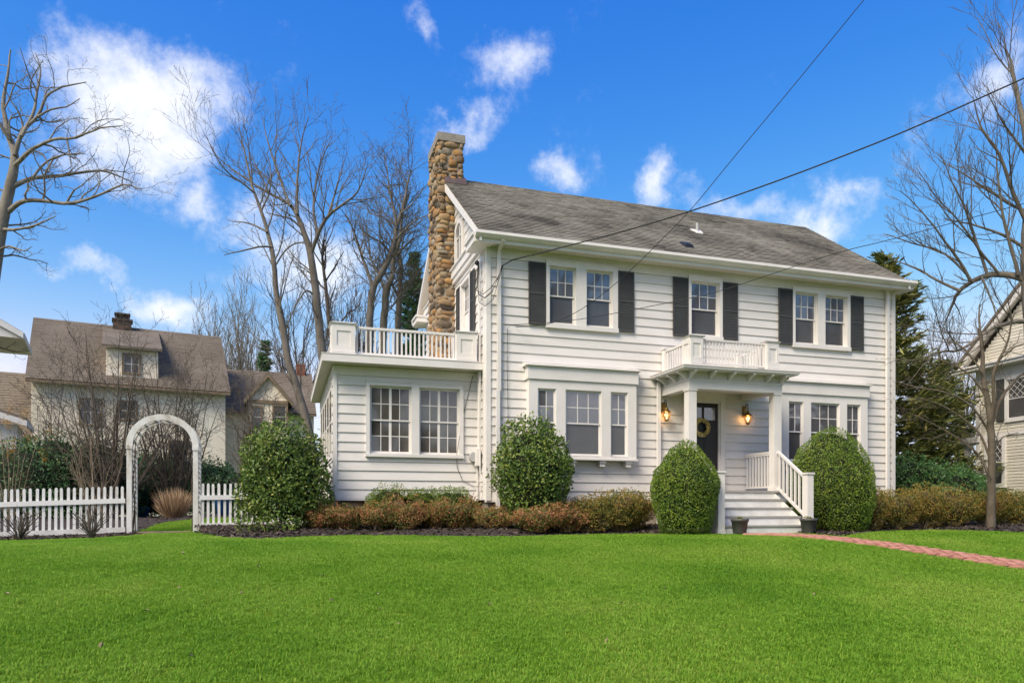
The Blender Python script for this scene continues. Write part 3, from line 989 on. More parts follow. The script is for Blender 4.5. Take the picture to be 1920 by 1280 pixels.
# eaves: gutter, fascia, soffit
GX0, GX1 = 3.80, 15.26
def eave(x0, x1, sign, yb, name):
    f = lambda y: YR + sign * (y - YR)
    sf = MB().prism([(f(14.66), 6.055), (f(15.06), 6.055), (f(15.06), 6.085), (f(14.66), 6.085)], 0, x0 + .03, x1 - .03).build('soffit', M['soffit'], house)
    if sign > 0:
        gr = MB()
        x = x0 + .1
        while x < x1 - .1:
            gr.box(x, x + .006, 14.69, 14.97, 6.0535, 6.0545)
            x += .1
        gr.build('soffit_grooves', M['deck'], sf)['kind'] = 'stuff'
    fa_ = MB().prism([(f(14.645), 6.03), (f(14.69), 6.03), (f(14.69), 6.17), (f(14.645), 6.17)], 0, x0, x1).build('fascia', M['trim'], house)
    gt = MB().prism([(f(14.525), 6.225), (f(14.52), 6.165), (f(14.575), 6.115), (f(14.64), 6.10), (f(14.64), 6.225)],
                    0, x0 - .02, x1 + .02).build('gutter', M['trim'], house)
eave(GX0, GX1, 1, 15, 'front')
eave(GX0, GX1, -1, 15, 'rear')
for f in (lambda y: y, lambda y: 2 * YR - y):
    a, b = sorted((f(14.645), f(15.42)))
    a, b = (a + .05, b) if f(0) == 0 else (a, b - .05)
    m = MB().box(GX0 - .02, 4.19, a, b, 6.034, 6.168)
    m.box(GX0 - .06, 4.1, a if f(0) == 0 else a - .02, b + .02 if f(0) == 0 else b, 6.172, 6.228)
    m.build('cornice_return', M['trim'], house)
    m = MB().box(WX1 - .03, GX1 + .02, a, b - .3 if f(0) == 0 else b, 6.034, 6.168).build('cornice_return', M['trim'], house)

# roof
RX0, RX1 = 3.90, 15.08
t_ = .12
rf = MB()
for sgn in (1, -1):
    f = lambda y: YR + sgn * (y - YR)
    rf.prism([(f(YE), ZE - t_ + .02), (f(YE), ZE - .035), (YR, ZR - .045), (YR, ZR - .045 - t_)], 0, RX0, RX1)
roof = rf.build('roof', M['shingle'], house)
for x0, x1 in ((RX0 - .03, RX0 + .02), (RX1 - .02, RX1 + .03)):
    for sgn in (1, -1):
        f = lambda y: YR + sgn * (y - YR)
        MB().prism([(f(YE - .02), ZE - .19), (f(YE - .02), ZE - .03), (YR, ZR - .045), (YR, ZR - .23)], 0, x0, x1).build('rake_board', M['trim'], house)
    for sgn in (1, -1):
        f = lambda y: YR + sgn * (y - YR)
        a, b = (x1, WX0 + .1) if x0 < 5 else (WX1 - .1, x0)
        if b > a:
            MB().prism([(f(YE + .1), ZE - .10), (f(YE + .1), ZE - .075), (YR, ZR - .175), (YR, ZR - .20)], 0, a, b).build('rake_soffit', M['soffit'], house)
# shingle courses: overlapping tabs of uneven thickness and tone
rq = np.random.default_rng(4)
hyp = math.hypot(YR - YE, ZR - ZE)
ty, tz = (YR - YE) / hyp, (ZR - ZE) / hyp
ny_, nz_ = -tz, ty
nc = int(hyp / .127)
SV, SF, SR = [], [], []
for i in range(nc + 1):
    s0 = -.03 + i * .127
    s1 = min(s0 + .15, hyp)
    x = RX0 - .02 + (-rq.uniform(0, .3))
    while x < RX1 + .02:
        w = rq.choice([.16, .2, .25, .33])
        xa, xb = max(x + .003, RX0 - .02), min(x + w - .003, RX1 + .02)
        x += w
        if xb - xa < .02: continue
        h = .018 + rq.uniform(0, .008)
        k = len(SV)
        ds = rq.uniform(-.006, .006)
        for s_, hh in ((s0 + ds, h), (s1, .004)):
            for q in (0.0, hh):
                for xx in (xa, xb):
                    SV.append((xx, YE + ty * s_ + ny_ * q, ZE + tz * s_ + nz_ * q))
        SF += [(k, k + 1, k + 3, k + 2), (k + 2, k + 3, k + 7, k + 6), (k + 1, k + 5, k + 7, k + 3), (k + 4, k, k + 2, k + 6)]
        SR += [.5 + rq.normal(0, .2)] * 4
shc = node('shingle_courses', np_mesh('shingle_courses', np.array(SV), np.array(SF), M['shingle'], np.array(SR)), roof)
shc['kind'] = 'stuff'
rc = MB()
x = RX0
while x < RX1:
    h = random.uniform(.0, .008)
    rc.prism([(YR - .14, ZR - .10 + h), (YR, ZR + .012 + h), (YR + .14, ZR - .10 + h), (YR, ZR - .03)], 0, x, min(x + .28, RX1))
    x += .26
rc.build('ridge_cap', M['shingle'], roof)
# plumbing vent and small static vent
vp = MB().tube([(10.16, 16.5, roofz(16.5) - .02), (10.16, 16.5, roofz(16.5) + .24)], .036, 10).build('vent_pipe', M['grey_metal'], roof)
MB().hexa([(10.07, 16.36, roofz(16.36) + .02), (10.25, 16.36, roofz(16.36) + .02), (10.30, 16.6, roofz(16.6) + .02), (10.02, 16.6, roofz(16.6) + .02),
           (10.07, 16.36, roofz(16.36) + .05), (10.25, 16.36, roofz(16.36) + .05), (10.30, 16.6, roofz(16.6) + .05), (10.02, 16.6, roofz(16.6) + .05)]).build('vent_flashing', M['trim'], vp)
MB().hexa([(9.0, 15.12, roofz(15.12) + .02), (9.24, 15.12, roofz(15.12) + .02), (9.24, 15.42, roofz(15.42) + .02), (9.0, 15.42, roofz(15.42) + .02),
           (9.04, 15.14, roofz(15.14) + .10), (9.20, 15.14, roofz(15.14) + .10), (9.20, 15.36, roofz(15.36) + .07), (9.04, 15.36, roofz(15.36) + .07)]).build('roof_vent', M['black'], roof)

# fieldstone chimney
CX0, CX1, CY0, CY1, CT = 3.74, 4.34, 18.04, 19.22, 9.72
ch = MB().box(CX0, CX1, CY0, CY1, 3.4, CT)
ch = ch.build('chimney', M['mortar'], house)
stone_face(ch, Fr(0, CY0), CX0 - .03, CX1 + .03, 8.75, CT, .085, .19, .15, .40)
stone_face(ch, Fr(0, CY0), CX0 - .03, WX0 + .02, 3.6, 8.75, .085, .19, .14, .38)
stone_face(ch, Fr(1, CX0), CY0 - .03, CY1 + .03, 3.6, CT, .085, .19, .16, .42)
MB().box(CX0 - .05, CX1 + .06, CY0 - .05, CY1 + .05, CT, CT + .20).build('cap_slab', M['cap'], ch)
fl = MB()
for i in range(9):
    x = 3.86 + i * .04
    fl.box(x, x + .016, 18.36, 18.376, CT + .2, CT + .33)
    fl.box(x, x + .016, 18.90, 18.916, CT + .2, CT + .33)
for i in range(14):
    y = 18.37 + i * .04
    fl.box(3.86, 3.876, y, y + .016, CT + .2, CT + .33)
    fl.box(4.186, 4.2, y, y + .016, CT + .2, CT + .33)
fl.box(3.83, 4.24, 18.32, 18.95, CT + .33, CT + .36)
fl.box(3.9, 4.16, 18.42, 18.86, CT + .2, CT + .30)
fl.build('flue_cap', M['flue'], ch)
MB().prism([(CY0 - .10, roofz(CY0 - .10) + .03), (CY0 - .03, roofz(CY0 - .03) + .16), (CY0 + .05, roofz(CY0) + .20), (CY0 + .05, roofz(CY0 + .05) + .02)], 0, RX0 - .03, CX1 + .09).build('flashing', M['flash'], ch)

# downspouts
def downspout(pts, name='downspout', r=.042):
    m = MB()
    for a, b in zip(pts, pts[1:]):
        m.bar(a, b, r * 1.9, r * 1.5, (0, 1, 0) if abs(a[2] - b[2]) > .2 else (0, 0, 1))
    return m.build(name, M['trim'], house)
downspout([(4.385, 14.60, 6.1), (4.385, 14.93, 5.98)]); downspout([(4.385, 14.925, 5.99), (4.385, 14.925, 3.0)]); downspout([(4.36, 14.92, 3.0), (4.36, 14.92, .25)]); downspout([(4.36, 14.93, .27), (4.45, 14.62, .14)])
downspout([(14.72, 14.925, 6.06), (14.72, 14.925, .2)])
downspout([(8.19, 14.925, 3.36), (8.19, 14.925, .15)]); downspout([(8.19, 14.93, .2), (8.25, 14.7, .08)])

# ------------------------------------------------------------------ sunroom wing
SB = .70
MB().box(1.07, 4.13, 15.70, 21.2, .69, 3.47).build('sunroom_core', M['siding'], house)
sw = MB().box(1.03, 4.13, 15.685, 15.70, .69, 3.47).build('sunroom_wall', M['siding'], house)
clapboards(sw, SUNF, lambda a, b: (1.07, 4.11), rows(SB, 3.28), [(1.69, 3.735, 1.61, 3.18)])
clapboards(sw, SUNL, lambda a, b: (15.67, 21.1), rows(SB, 3.28), [(16.0, 20.9, 1.55, 3.2)])
m = MB().box(1.07, 4.11, 15.585, 15.65, 3.282, 3.476)
m.box(.985, 1.05, 15.67, 21.1, 3.282, 3.476)
m.build('frieze_board', M['trim'], house)
MB().box(.988, 1.07, 15.57, 15.66, SB - .02, 3.476).build('corner_board', M['trim'], house)
MB().box(4.085, 4.112, 15.575, 15.66, SB - .02, 3.476).build('corner_board', M['trim'], house)
MB().box(1.0, 4.11, 15.585, 15.66, SB - .04, SB - .002).build('skirt_board', M['trim'], house)
so = [(1.74, 2.625, 1.65, 3.09), (2.79, 3.68, 1.65, 3.09)]
casing(SUNF, 1.66, 3.762, 1.585, 3.172, so)
for o in so:
    sash_window(SUNF, *o, cols=4, rws=2, lcols=4, lrows=2, glass='glass_sun', low_glass='glass_sun', mull=True)
so = [(16.1 + i * .96, 16.94 + i * .96, 1.65, 3.09) for i in range(5)]
casing(SUNL, 16.0, 20.9, 1.585, 3.172, so, proud=.012, sill=False)
for u0, u1, z0, z1 in so:
    w = MB()
    for a, b, c, d in ((u0, u0 + .04, z0, z1), (u1 - .04, u1, z0, z1), (u0 + .04, u1 - .04, z0, z0 + .05), (u0 + .04, u1 - .04, z1 - .04, z1), (u0 + .04, u1 - .04, (z0 + z1) / 2 - .02, (z0 + z1) / 2 + .02)):
        w.box(.990, 1.04, a, b, c, d)
    w = w.build('window', M['trim'], house)
    for k in range(2):
        for q in range(4):
            a = u0 + .04 + (u1 - u0 - .08) * k / 2
            c = z0 + .05 + (z1 - z0 - .09) * q / 4
            block('pane', 'glass_sun', w, .994, .998, a + .006, a + (u1 - u0 - .08) / 2 - .006, c + .008, c + (z1 - z0 - .09) / 4 - .008)
    MB().box(.9985, 1.04, u0 + .04, u1 - .04, z0 + .05, z1 - .04).build('muntins', M['trim'], w)
srf = MB().box(.77, 4.122, 15.22, 21.42, 3.50, 3.60)
srf = srf.build('sunroom_roof', M['trim'], house)
f_ = MB()
f_.box(.75, 4.122, 15.2, 15.225, 3.476, 3.63)
f_.box(.75, .775, 15.225, 21.43, 3.476, 3.63)
f_.box(.74, 4.122, 15.19, 15.5, 3.631, 3.645)
f_.box(.74, 1.0, 15.5, 21.44, 3.631, 3.645)
f_.build('sunroom_fascia', M['trim'], house)
sf_ = MB().box(.776, 4.12, 15.226, 15.66, 3.485, 3.498)
sf_.box(.776, 1.06, 15.66, 21.4, 3.485, 3.498)
sf_.build('sunroom_soffit', M['soffit'], house)

def pedestal(parent, x0, x1, y0, y1, z0, z1, name='pedestal', faces='fl'):
    m = MB().box(x0, x1, y0, y1, z0, z1)
    w, h = x1 - x0, z1 - z0
    m.box(x0 - .012, x1 + .012, y0 - .012, y1 + .012, z0, z0 + .05)
    # raised frame leaves a sunk panel
    b = .018
    fw = w * .2
    if 'f' in faces:
        m.box(x0, x0 + fw, y0 - b, y0, z0 + .05, z1); m.box(x1 - fw, x1, y0 - b, y0, z0 + .05, z1)
        m.box(x0 + fw, x1 - fw, y0 - b, y0, z1 - h * .22, z1); m.box(x0 + fw, x1 - fw, y0 - b, y0, z0 + .05, z0 + h * .3)
    if 'l' in faces:
        m.box(x0 - b, x0, y0, y0 + fw, z0 + .05, z1); m.box(x0 - b, x0, y1 - fw, y1, z0 + .05, z1)
        m.box(x0 - b, x0, y0 + fw, y1 - fw, z1 - h * .22, z1); m.box(x0 - b, x0, y0 + fw, y1 - fw, z0 + .05, z0 + h * .3)
    o = m.build(name, M['trim'], parent)
    c = MB().box(x0 - .035, x1 + .035, y0 - .035, y1 + .035, z1, z1 + .022)
    c.hexa([(x0 - .05, y0 - .05, z1 + .022), (x1 + .05, y0 - .05, z1 + .022), (x1 + .05, y1 + .05, z1 + .022), (x0 - .05, y1 + .05, z1 + .022),
            (x0 + .05, y0 + .05, z1 + .06), (x1 - .05, y0 + .05, z1 + .06), (x1 - .05, y1 - .05, z1 + .06), (x0 + .05, y1 - .05, z1 + .06)])
    c.build('cap', M['trim'], parent)
    return o

def balusters(parent, a, b, z0, z1, n, w=.034, rail_w=.07, rail_h=.045, z0b=None, z1b=None):
    """rails from a to b (plan points, may slope) with n separate balusters"""
    z0b = z0 if z0b is None else z0b
    z1b = z1 if z1b is None else z1b
    MB().bar((*a, z1), (*b, z1b), rail_w, rail_h).build('rail', M['trim'], parent)
    MB().bar((*a, z0), (*b, z0b), rail_w * .8, rail_h).build('rail', M['trim'], parent)
    for i in range(n):
        t = (i + .5) / n
        x, y = a[0] * (1 - t) + b[0] * t, a[1] * (1 - t) + b[1] * t
        lo, hi = z0 * (1 - t) + z0b * t, z1 * (1 - t) + z1b * t
        block('baluster', 'trim', parent, x - w / 2, x + w / 2, y - w / 2, y + w / 2, lo + rail_h / 2 - .004, hi - rail_h / 2 + .004)

sbal = MB().box(1.44, 3.54, 15.40, 15.50, 3.646, 3.665).build('roof_balustrade', M['trim'], house)
pedestal(sbal, .955, 1.42, 15.33, 15.78, 3.646, 4.27)
pedestal(sbal, 3.56, 4.0, 15.33, 15.78, 3.646, 4.27)
pedestal(sbal, .955, 1.3, 20.9, 21.25, 3.646, 4.2)
balusters(sbal, (1.42, 15.45), (3.56, 15.45), 3.71, 4.245, 23)
balusters(sbal, (1.05, 15.80), (1.05, 20.9), 3.71, 4.22, 50)

# ------------------------------------------------------------------ entrance porch
pr = MB()
pr.box(8.0, 10.9, 13.5, 14.97, 3.458, 3.50)
pr.box(7.985, 10.915, 13.485, 14.97, 3.50, 3.512)
pr.box(8.02, 10.88, 13.52, 14.97, 3.435, 3.458)
porch = pr.build('porch_roof', M['trim'], house)
pb = MB()
pb.box(8.28, 10.64, 13.77, 13.99, 3.065, 3.245)
pb.box(8.28, 8.50, 13.99, 14.97, 3.065, 3.245)
pb.box(10.42, 10.64, 13.99, 14.97, 3.065, 3.245)
pb.box(8.31, 10.61, 13.80, 14.97, 3.245, 3.435)
pb.box(8.262, 10.658, 13.752, 13.77, 3.235, 3.268)
pb.box(8.262, 8.28, 13.77, 14.97, 3.235, 3.268)
pb.box(10.64, 10.658, 13.77, 14.97, 3.235, 3.268)
pb.build('porch_beam', M['trim'], house)
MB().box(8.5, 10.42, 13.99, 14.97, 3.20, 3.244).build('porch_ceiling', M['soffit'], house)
cp = [(0, 3.434), (-.26, 3.434), (-.262, 3.40), (-.24, 3.385), (-.19, 3.37), (-.13, 3.34), (-.085, 3.30), (-.05, 3.275), (0, 3.27)]
for x in (8.32, 8.80, 9.28, 9.76, 10.24, 10.60):
    MB().prism([(13.80 + a, z) for a, z in cp], 0, x - .03, x + .03).build('corbel', M['trim'], porch)
for y in (13.86, 14.3, 14.74):
    MB().prism([(8.31 + a, z) for a, z in cp], 1, y - .03, y + .03).build('corbel', M['trim'], porch)
    MB().prism([(10.61 - a, z) for a, z in cp], 1, y - .03, y + .03).build('corbel', M['trim'], porch)
for x0, x1 in ((8.285, 8.475), (10.445, 10.635)):
    p = MB().box(x0, x1, 13.785, 13.975, .885, 3.064)
    p.box(x0 - .02, x1 + .02, 13.765, 13.995, .885, .97)
    p.box(x0 - .018, x1 + .018, 13.772, 13.99, 3.02, 3.064)
    p.build('porch_post', M['trim'], house)
pbal = MB().box(8.52, 10.1, 13.62, 13.70, 3.513, 3.53).build('porch_balustrade', M['trim'], house)
pedestal(pbal, 8.21, 8.51, 13.60, 13.90, 3.513, 4.13)
pedestal(pbal, 10.11, 10.41, 13.60, 13.90, 3.513, 4.13)
for x in (8.29, 10.24):
    q = MB().box(x, x + .14, 14.85, 14.97, 3.513, 4.12)
    q.box(x - .02, x + .16, 14.83, 14.97, 4.12, 4.15)
    q.build('wall_post', M['trim'], pbal)
balusters(pbal, (8.51, 13.67), (10.11, 13.67), 3.60, 4.095, 20, .03, .06, .035)
balusters(pbal, (8.36, 13.90), (8.36, 14.85), 3.60, 4.08, 9, .03, .06, .035)
balusters(pbal, (10.31, 13.90), (10.31, 14.85), 3.60, 4.08, 9, .03, .06, .035)

# porch floor and steps
GL = -.10
MB().box(8.28, 10.64, 13.72, 14.97, .845, .885).build('porch_floor', M['deck'], house)
pf = MB().box(8.31, 10.61, 13.76, 14.97, GL, .844).build('porch_base', M['step'], house)
stairs = MB()
for x0, x1 in ((8.37, 8.41), (10.40, 10.44)):
    stairs.prism([(13.76, GL), (12.62, GL), (12.62, .10), (13.76, .83)], 0, x0, x1)
stairs = stairs.build('stairs', M['step'], house)
block('riser', 'step', stairs, 8.38, 10.43, 13.745, 13.765, .705, .844)
for k in range(1, 5):
    y, z = 13.72 - .28 * k, .885 - .183 * k
    block('tread', 'deck', stairs, 8.36, 10.45, y, y + .305, z - .034, z)
    block('riser', 'step', stairs, 8.38, 10.43, y + .02, y + .04, z - .183 + (.0 if k < 4 else -.08), z - .034)
for side, xp, xn in ((1, 10.54, 10.375), (-1, 8.38, 8.265)):
    rail = MB().box(xn - .075, xn + .075, 12.53, 12.68, GL, 1.20)
    rail.box(xn - .095, xn + .095, 12.51, 12.70, 1.20, 1.235)
    rail.box(xn - .088, xn + .088, 12.517, 12.693, GL, .06 if side > 0 else .06)
    rail = rail.build('stair_railing', M['trim'], house)
    balusters(rail, (xn, 12.68), (xp, 13.785), .33, 1.13, 7, .036, .06, .05, .95, 1.755)
    drail = MB().bar((xp, 13.975, 1.76), (xp, 14.96, 1.76), .06, .05).build('porch_railing', M['trim'], house)
    balusters(drail, (xp, 13.975), (xp, 14.96), .98, 1.715, 9, .034, .05, .035)
MB().box(8.9, 9.9, 14.55, 14.95, .886, .90).build('door_mat', M['ntrim'], house)

# front door
dc = MB()
for x0, x1 in ((8.85, 8.965), (9.835, 9.95)):
    dc.box(x0, x1, 14.935, 15.05, .887, 3.0)
dc.box(8.85, 9.95, 14.935, 15.05, 3.0, 3.17)
dc.box(8.83, 9.97, 14.915, 15.05, 3.17, 3.2)
dc.box(8.965, 9.835, 14.96, 15.05, .887, .93)
dc.box(9.80, 9.835, 14.975, 15.05, .93, 3.0); dc.box(8.965, 8.99, 14.975, 15.05, .93, 3.0); dc.box(8.99, 9.80, 14.975, 15.05, 2.965, 3.0)
dc.build('door_casing', M['trim'], house)
door = MB().box(8.99, 9.80, 15.02, 15.049, .93, 2.965).build('front_door', M['door'], house)
for x0, x1 in ((9.07, 9.36), (9.43, 9.72)):
    for z0, z1 in ((1.08, 1.60), (1.72, 2.42), (2.52, 2.86)):
        if z0 > 2.5:
            block('pane', 'glass_sky', door, x0, x1, 15.012, 15.019, z0 + .05, z1)
        else:
            MB().box(x0, x1, 15.014, 15.0195, z0, z1).box(x0 + .03, x1 - .03, 15.008, 15.0139, z0 + .03, z1 - .03).build('panel', M['door'], door)
MB().lathe([(.03, 0), (.032, .02), (.02, .04), (.03, .06), (.012, .08)], (9.055, 14.985, 1.86), 10).build('handle', M['brass'], door)

def leaf_quads(P, A, Nn, size, asp=.45, fold=.12):
    """diamond leaves: P centre, A long axis, Nn normal"""
    A = A / np.linalg.norm(A, axis=1, keepdims=True)
    B = np.cross(A, Nn)
    B /= np.linalg.norm(B, axis=1, keepdims=True) + 1e-9
    C = np.cross(B, A)
    s = size[:, None]
    V = np.stack([P - A * s * .5, P + B * s * asp * .5 + C * s * fold, P + A * s * .5, P - B * s * asp * .5 + C * s * fold], 1)
    n = len(P)
    F = np.arange(n * 4).reshape(n, 4)
    return V.reshape(-1, 3), F

# wreath on the door
wr = thing('door_wreath', (9.33, 14.96, 2.17), 'wreath of yellow flowers and dry twigs on the black front door', 'wreath')
rng = np.random.default_rng(21)
n = 900
th = rng.uniform(0, 6.283, n)
ph = rng.uniform(0, 6.283, n)
rr = .045 * np.sqrt(rng.uniform(.2, 1.2, n))
cx, cyy, cz = 9.33, 14.965, 2.385
P = np.stack([cx + (.175 + rr * np.cos(ph)) * np.cos(th), cyy - np.abs(rr * np.sin(ph)) * .9, cz + (.175 + rr * np.cos(ph)) * np.sin(th)], -1)
A = rng.normal(0, 1, (n, 3)) + np.stack([-np.sin(th), 0 * th, np.cos(th)], -1)
V, F = leaf_quads(P, A, rng.normal(0, 1, (n, 3)) + np.array([0, -1.0, 0]), rng.uniform(.03, .065, n), .55)
M['wreath'] = pmat('wreath_flower', [(.1, (.10, .06, .015)), (.25, (.34, .28, .08)), (.42, (.82, .58, .12)), (.8, (.88, .80, .45))], 8, .6, trans=.2, attr=True, attr_w=.8)
node('flowers', np_mesh('flowers', V, F, M['wreath'], rng.uniform(0, 1, n)), wr)
ring = MB()
for k in range(3):
    pts = [(cx + (.165 + .012 * math.sin(5 * a + k * 2)) * math.cos(a), cyy + .012 * math.cos(4 * a + k), cz + (.165 + .012 * math.cos(6 * a + k)) * math.sin(a)) for a in [i * 6.2832 / 30 for i in range(31)]]
    ring.tube(pts, .011, 5)
ring.build('twig_ring', M['bark_dark'], wr)

# wall lanterns either side of the door
def lantern(x, label):
    t = thing('wall_lantern', (x, 14.97, 2.5), label, 'lantern', 'brass lanterns flanking the front door')
    y0 = 14.83
    bp_ = MB().box(x - .055, x + .055, 14.945, 14.972, 2.66, 2.93)
    bp_.box(x - .04, x + .04, 14.93, 14.945, 2.69, 2.90)
    bp_.build('backplate', M['brass'], t)
    pts = []
    for i in range(15):
        a = math.pi * 1.0 * i / 14
        pts.append((x, 14.93 - .05 * (1 - math.cos(a)), 2.86 + .12 * math.sin(a)))
    pts += [(x, y0, 2.83), (x, y0, 2.79)]
    ar = MB().tube(pts, .009, 6)
    cu = [(x, 14.93 - .02 - .028 * math.cos(a) * (1 - a / 9), 2.93 + .03 * math.sin(a) * (1 - a / 9)) for a in [i * .5 for i in range(12)]]
    ar.tube(cu, .006, 5)
    ar.build('scroll_arm', M['black'], t, True)
    cap_ = MB().lathe([(.012, .30), (.03, .285), (.045, .25), (.075, .215), (.112, .195), (.112, .185), (.09, .18)][::-1], (x, y0, 2.50), 14)
    cap_.build('cap', M['brass'], t, True)
    MB().lathe([(.045, .02), (.066, .05), (.088, .10), (.098, .15), (.095, .18)], (x, y0, 2.50), 14).build('glass', M['lantern_glass'], t, True)
    cg = MB()
    for k in range(6):
        a = k * math.pi / 3 + .3
        cg.tube([(x + r * math.cos(a), y0 + r * math.sin(a), 2.50 + z) for r, z in [(.048, .015), (.07, .05), (.092, .10), (.101, .15), (.10, .185)]], .0045, 4)
    cg.lathe([(.02, -.03), (.03, -.015), (.052, .0), (.052, .02)], (x, y0, 2.50), 10)
    cg.build('cage', M['brass'], t)
    for dx in (-.03, .03):
        MB().lathe([(.008, 0), (.008, .075)], (x + dx, y0, 2.52), 8).build('candle', M['trim'], t)
        MB().lathe([(.004, 0), (.013, .018), (.010, .035), (.002, .055)], (x + dx, y0, 2.596), 8).build('flame', M['flame'], t, True)
    ld = bpy.data.lights.new('lantern_light', 'POINT')
    ld.energy = .9
    ld.color = (1, .58, .24)
    ld.shadow_soft_size = .03
    lo = bpy.data.objects.new('lantern_light', ld)
    lo.location = (x, y0, 2.64)
    link(lo, t, Matrix.Translation(lo.location))
lantern(8.335, 'lit brass lantern on the siding between downspout and front door')
lantern(10.50, 'lit brass lantern on the siding between front door and porch post')

# planters at the foot of the steps
def planter(x, y, label, seed):
    z = g1(x, y) + .035
    t = thing('planter_pot', (x, y, z), label, 'planter', 'grey pots at the foot of the steps')
    MB().lathe([(.118, 0), (.125, .01), (.158, .235), (.172, .24), (.176, .285), (.166, .288), (.150, .25), (.14, .24)], (x, y, z), 22).build('pot', M['pot'], t, True)
    MB().lathe([(.15, .235), (.10, .25), (.02, .256)], (x, y, z), 16).build('soil', M['soil'], t, True)
    r = np.random.default_rng(seed)
    n = 60
    P = np.stack([x + r.normal(0, .045, n), y + r.normal(0, .045, n), z + .26 + r.uniform(0, .06, n)], -1)
    V, F = leaf_quads(P, r.normal(0, 1, (n, 3)) + np.array([0, 0, .8]), r.normal(0, 1, (n, 3)) + np.array([0, 0, 1.]), r.uniform(.03, .06, n), .5)
    node('seedlings', np_mesh('seedlings', V, F, M['lime_leaf'], r.uniform(0, 1, n)), t)
planter(8.52, 12.30, 'grey pot before the bottom step near the egg-shaped boxwood', 1)
planter(10.16, 12.33, 'grey pot at the end of the brick path under the newel post', 2)

# electric service: meter, conduits and overhead wires
mt = thing('electric_meter', (4.0, 15.5, 1.5), 'grey electric meter on the corner between sunroom and main house', 'meter')
MB().box(4.00, 4.09, 15.30, 15.52, 1.42, 1.78).build('meter_box', M['trim'], mt)
mm = MB()
mm.prism([(3.97 + .085 * math.cos(a), 1.62 + .105 * math.sin(a)) for a in [i * 6.2832 / 16 for i in range(16)]], 1, 15.46, 15.57)
mm.build('meter_dial', M['grey_metal'], mt)
cd = MB()
cd.tube([(4.07, 15.42, 1.78), (4.07, 15.42, 5.75), (4.03, 15.40, 5.82)], .022, 6)
cd.tube([(4.07, 15.30, .75), (4.07, 15.30, 5.5)], .013, 5)
cd.tube([(4.06, 15.5, .72), (4.06, 15.5, 1.42)], .016, 5)
cd.build('conduit', M['trim'], mt)
MB().tube([(3.98, 15.575, 3.4), (3.75, 15.57, 2.5), (3.62, 15.57, 1.7), (3.62, 15.57, 1.4), (3.75, 15.57, 1.1), (4.0, 15.57, .98), (4.25, 14.9, .95)], .006, 5).build('loose_cable', M['cable'], mt)
MB().tube([(4.62, 14.955, 4.38), (4.585, 14.955, 4.34), (4.575, 14.955, 3.6), (4.60, 14.955, 2.4)], .006, 5).build('loose_cable', M['cable'], mt)
MB().lathe([(.02, 0), (.05, .03), (.045, .08), (.02, .1)], (4.03, 15.40, 5.78), 10).build('weatherhead', M['black'], mt)

for dx_, dz_ in ((.03, -.10), (-.02, .14)):
    MB().tube([(4.05, 15.34, 5.78), (3.97 + dx_, 15.2, 5.35 + dz_), (3.95 + dx_, 15.05, 4.98 + dz_), (4.04 + dx_, 14.87, 4.86 + dz_), (4.2 + dx_, 14.83, 5.0 + dz_), (4.33, 14.82, 5.3 + dz_ * .5), (4.46, 14.84, 5.66)], .008, 5).build('loose_cable', M['cable'], mt)
MB().tube([(4.08, 15.3, 5.7), (4.05, 15.24, 5.1), (4.06, 15.2, 4.8), (4.07, 15.16, 5.2), (4.1, 15.0, 5.5)], .007, 5).build('loose_cable', M['trim'], mt)
def wire(name, pix, A, B, r, label, extra=(), far=0):
    A, B = Vector((A[0], A[1])), Vector((B[0], B[1]))
    t = (B - A)
    pts = []
    for px, py in pix:
        q = (px - PPX) / FOC
        dx, dy = sY + q * cY, cY - q * sY
        det = dx * (-t.y) + t.x * dy
        d = (A.x * (-t.y) + t.x * A.y) / det
        pts.append(at_d(px, py, d))
    if far:
        e = pts[-1] + (pts[-1] - pts[-2]).normalized() * far
        pts.append(e)
    # smooth
    for _ in range(2):
        q = [pts[0]]
        for a, b in zip(pts, pts[1:]):
            q += [a * .75 + b * .25, a * .25 + b * .75]
        pts = q + [pts[-1]]
    pts = [Vector(p) for p in extra] + pts
    o = MB().tube(pts, r, 6).build(name, M['cable'])
    return tag(o, label, 'cable', 'overhead service wires')
Bp = at_d(1920, 147, 12)
wire('service_cable', [(962, 487), (1080, 457), (1180, 431), (1290, 398), (1440, 346), (1560, 301), (1700, 246), (1920, 147)], (4.62, 14.9), (Bp.x, Bp.y), .013,
     'thick black twisted service cable rising from the house corner to the sky edge',
     [(4.05, 15.36, 5.80), (3.98, 15.2, 5.4), (3.97, 15.05, 5.05), (4.06, 14.88, 4.93), (4.2, 14.82, 5.05), (4.33, 14.8, 5.35), (4.42, 14.82, 5.62)], 8)
Bp = at_d(1620, 0, 12)
wire('telephone_wire', [(967, 613), (1020, 610), (1060, 597), (1110, 568), (1180, 510), (1260, 430), (1305, 383), (1365, 308), (1460, 195), (1620, 0)], (4.80, 14.93), (Bp.x, Bp.y), .0065,
     'thin wire climbing steeply from the wall across the roof to the top of the picture', (), 8)
Bp = at_d(1660, 452, 13)
wire('telephone_wire', [(945, 609), (1000, 607), (1090, 599), (1180, 582), (1290, 560), (1340, 549), (1440, 516), (1520, 489), (1590, 468), (1660, 452), (1760, 425)], (4.50, 14.93), (Bp.x, Bp.y), .0065,
     'thin wire running low across the upper windows towards the conifer', (), 12)

# ------------------------------------------------------------------ plants
class Lump:
    def __init__(s, seed, freq, n=14):
        r = np.random.default_rng(seed)
        s.k = r.normal(0, freq, (n, 3))
        s.p = r.uniform(0, 6.28, n)
        s.n = n
    def __call__(s, P):
        return np.sin(P @ s.k.T + s.p).sum(1) / math.sqrt(s.n / 2) / 1.6

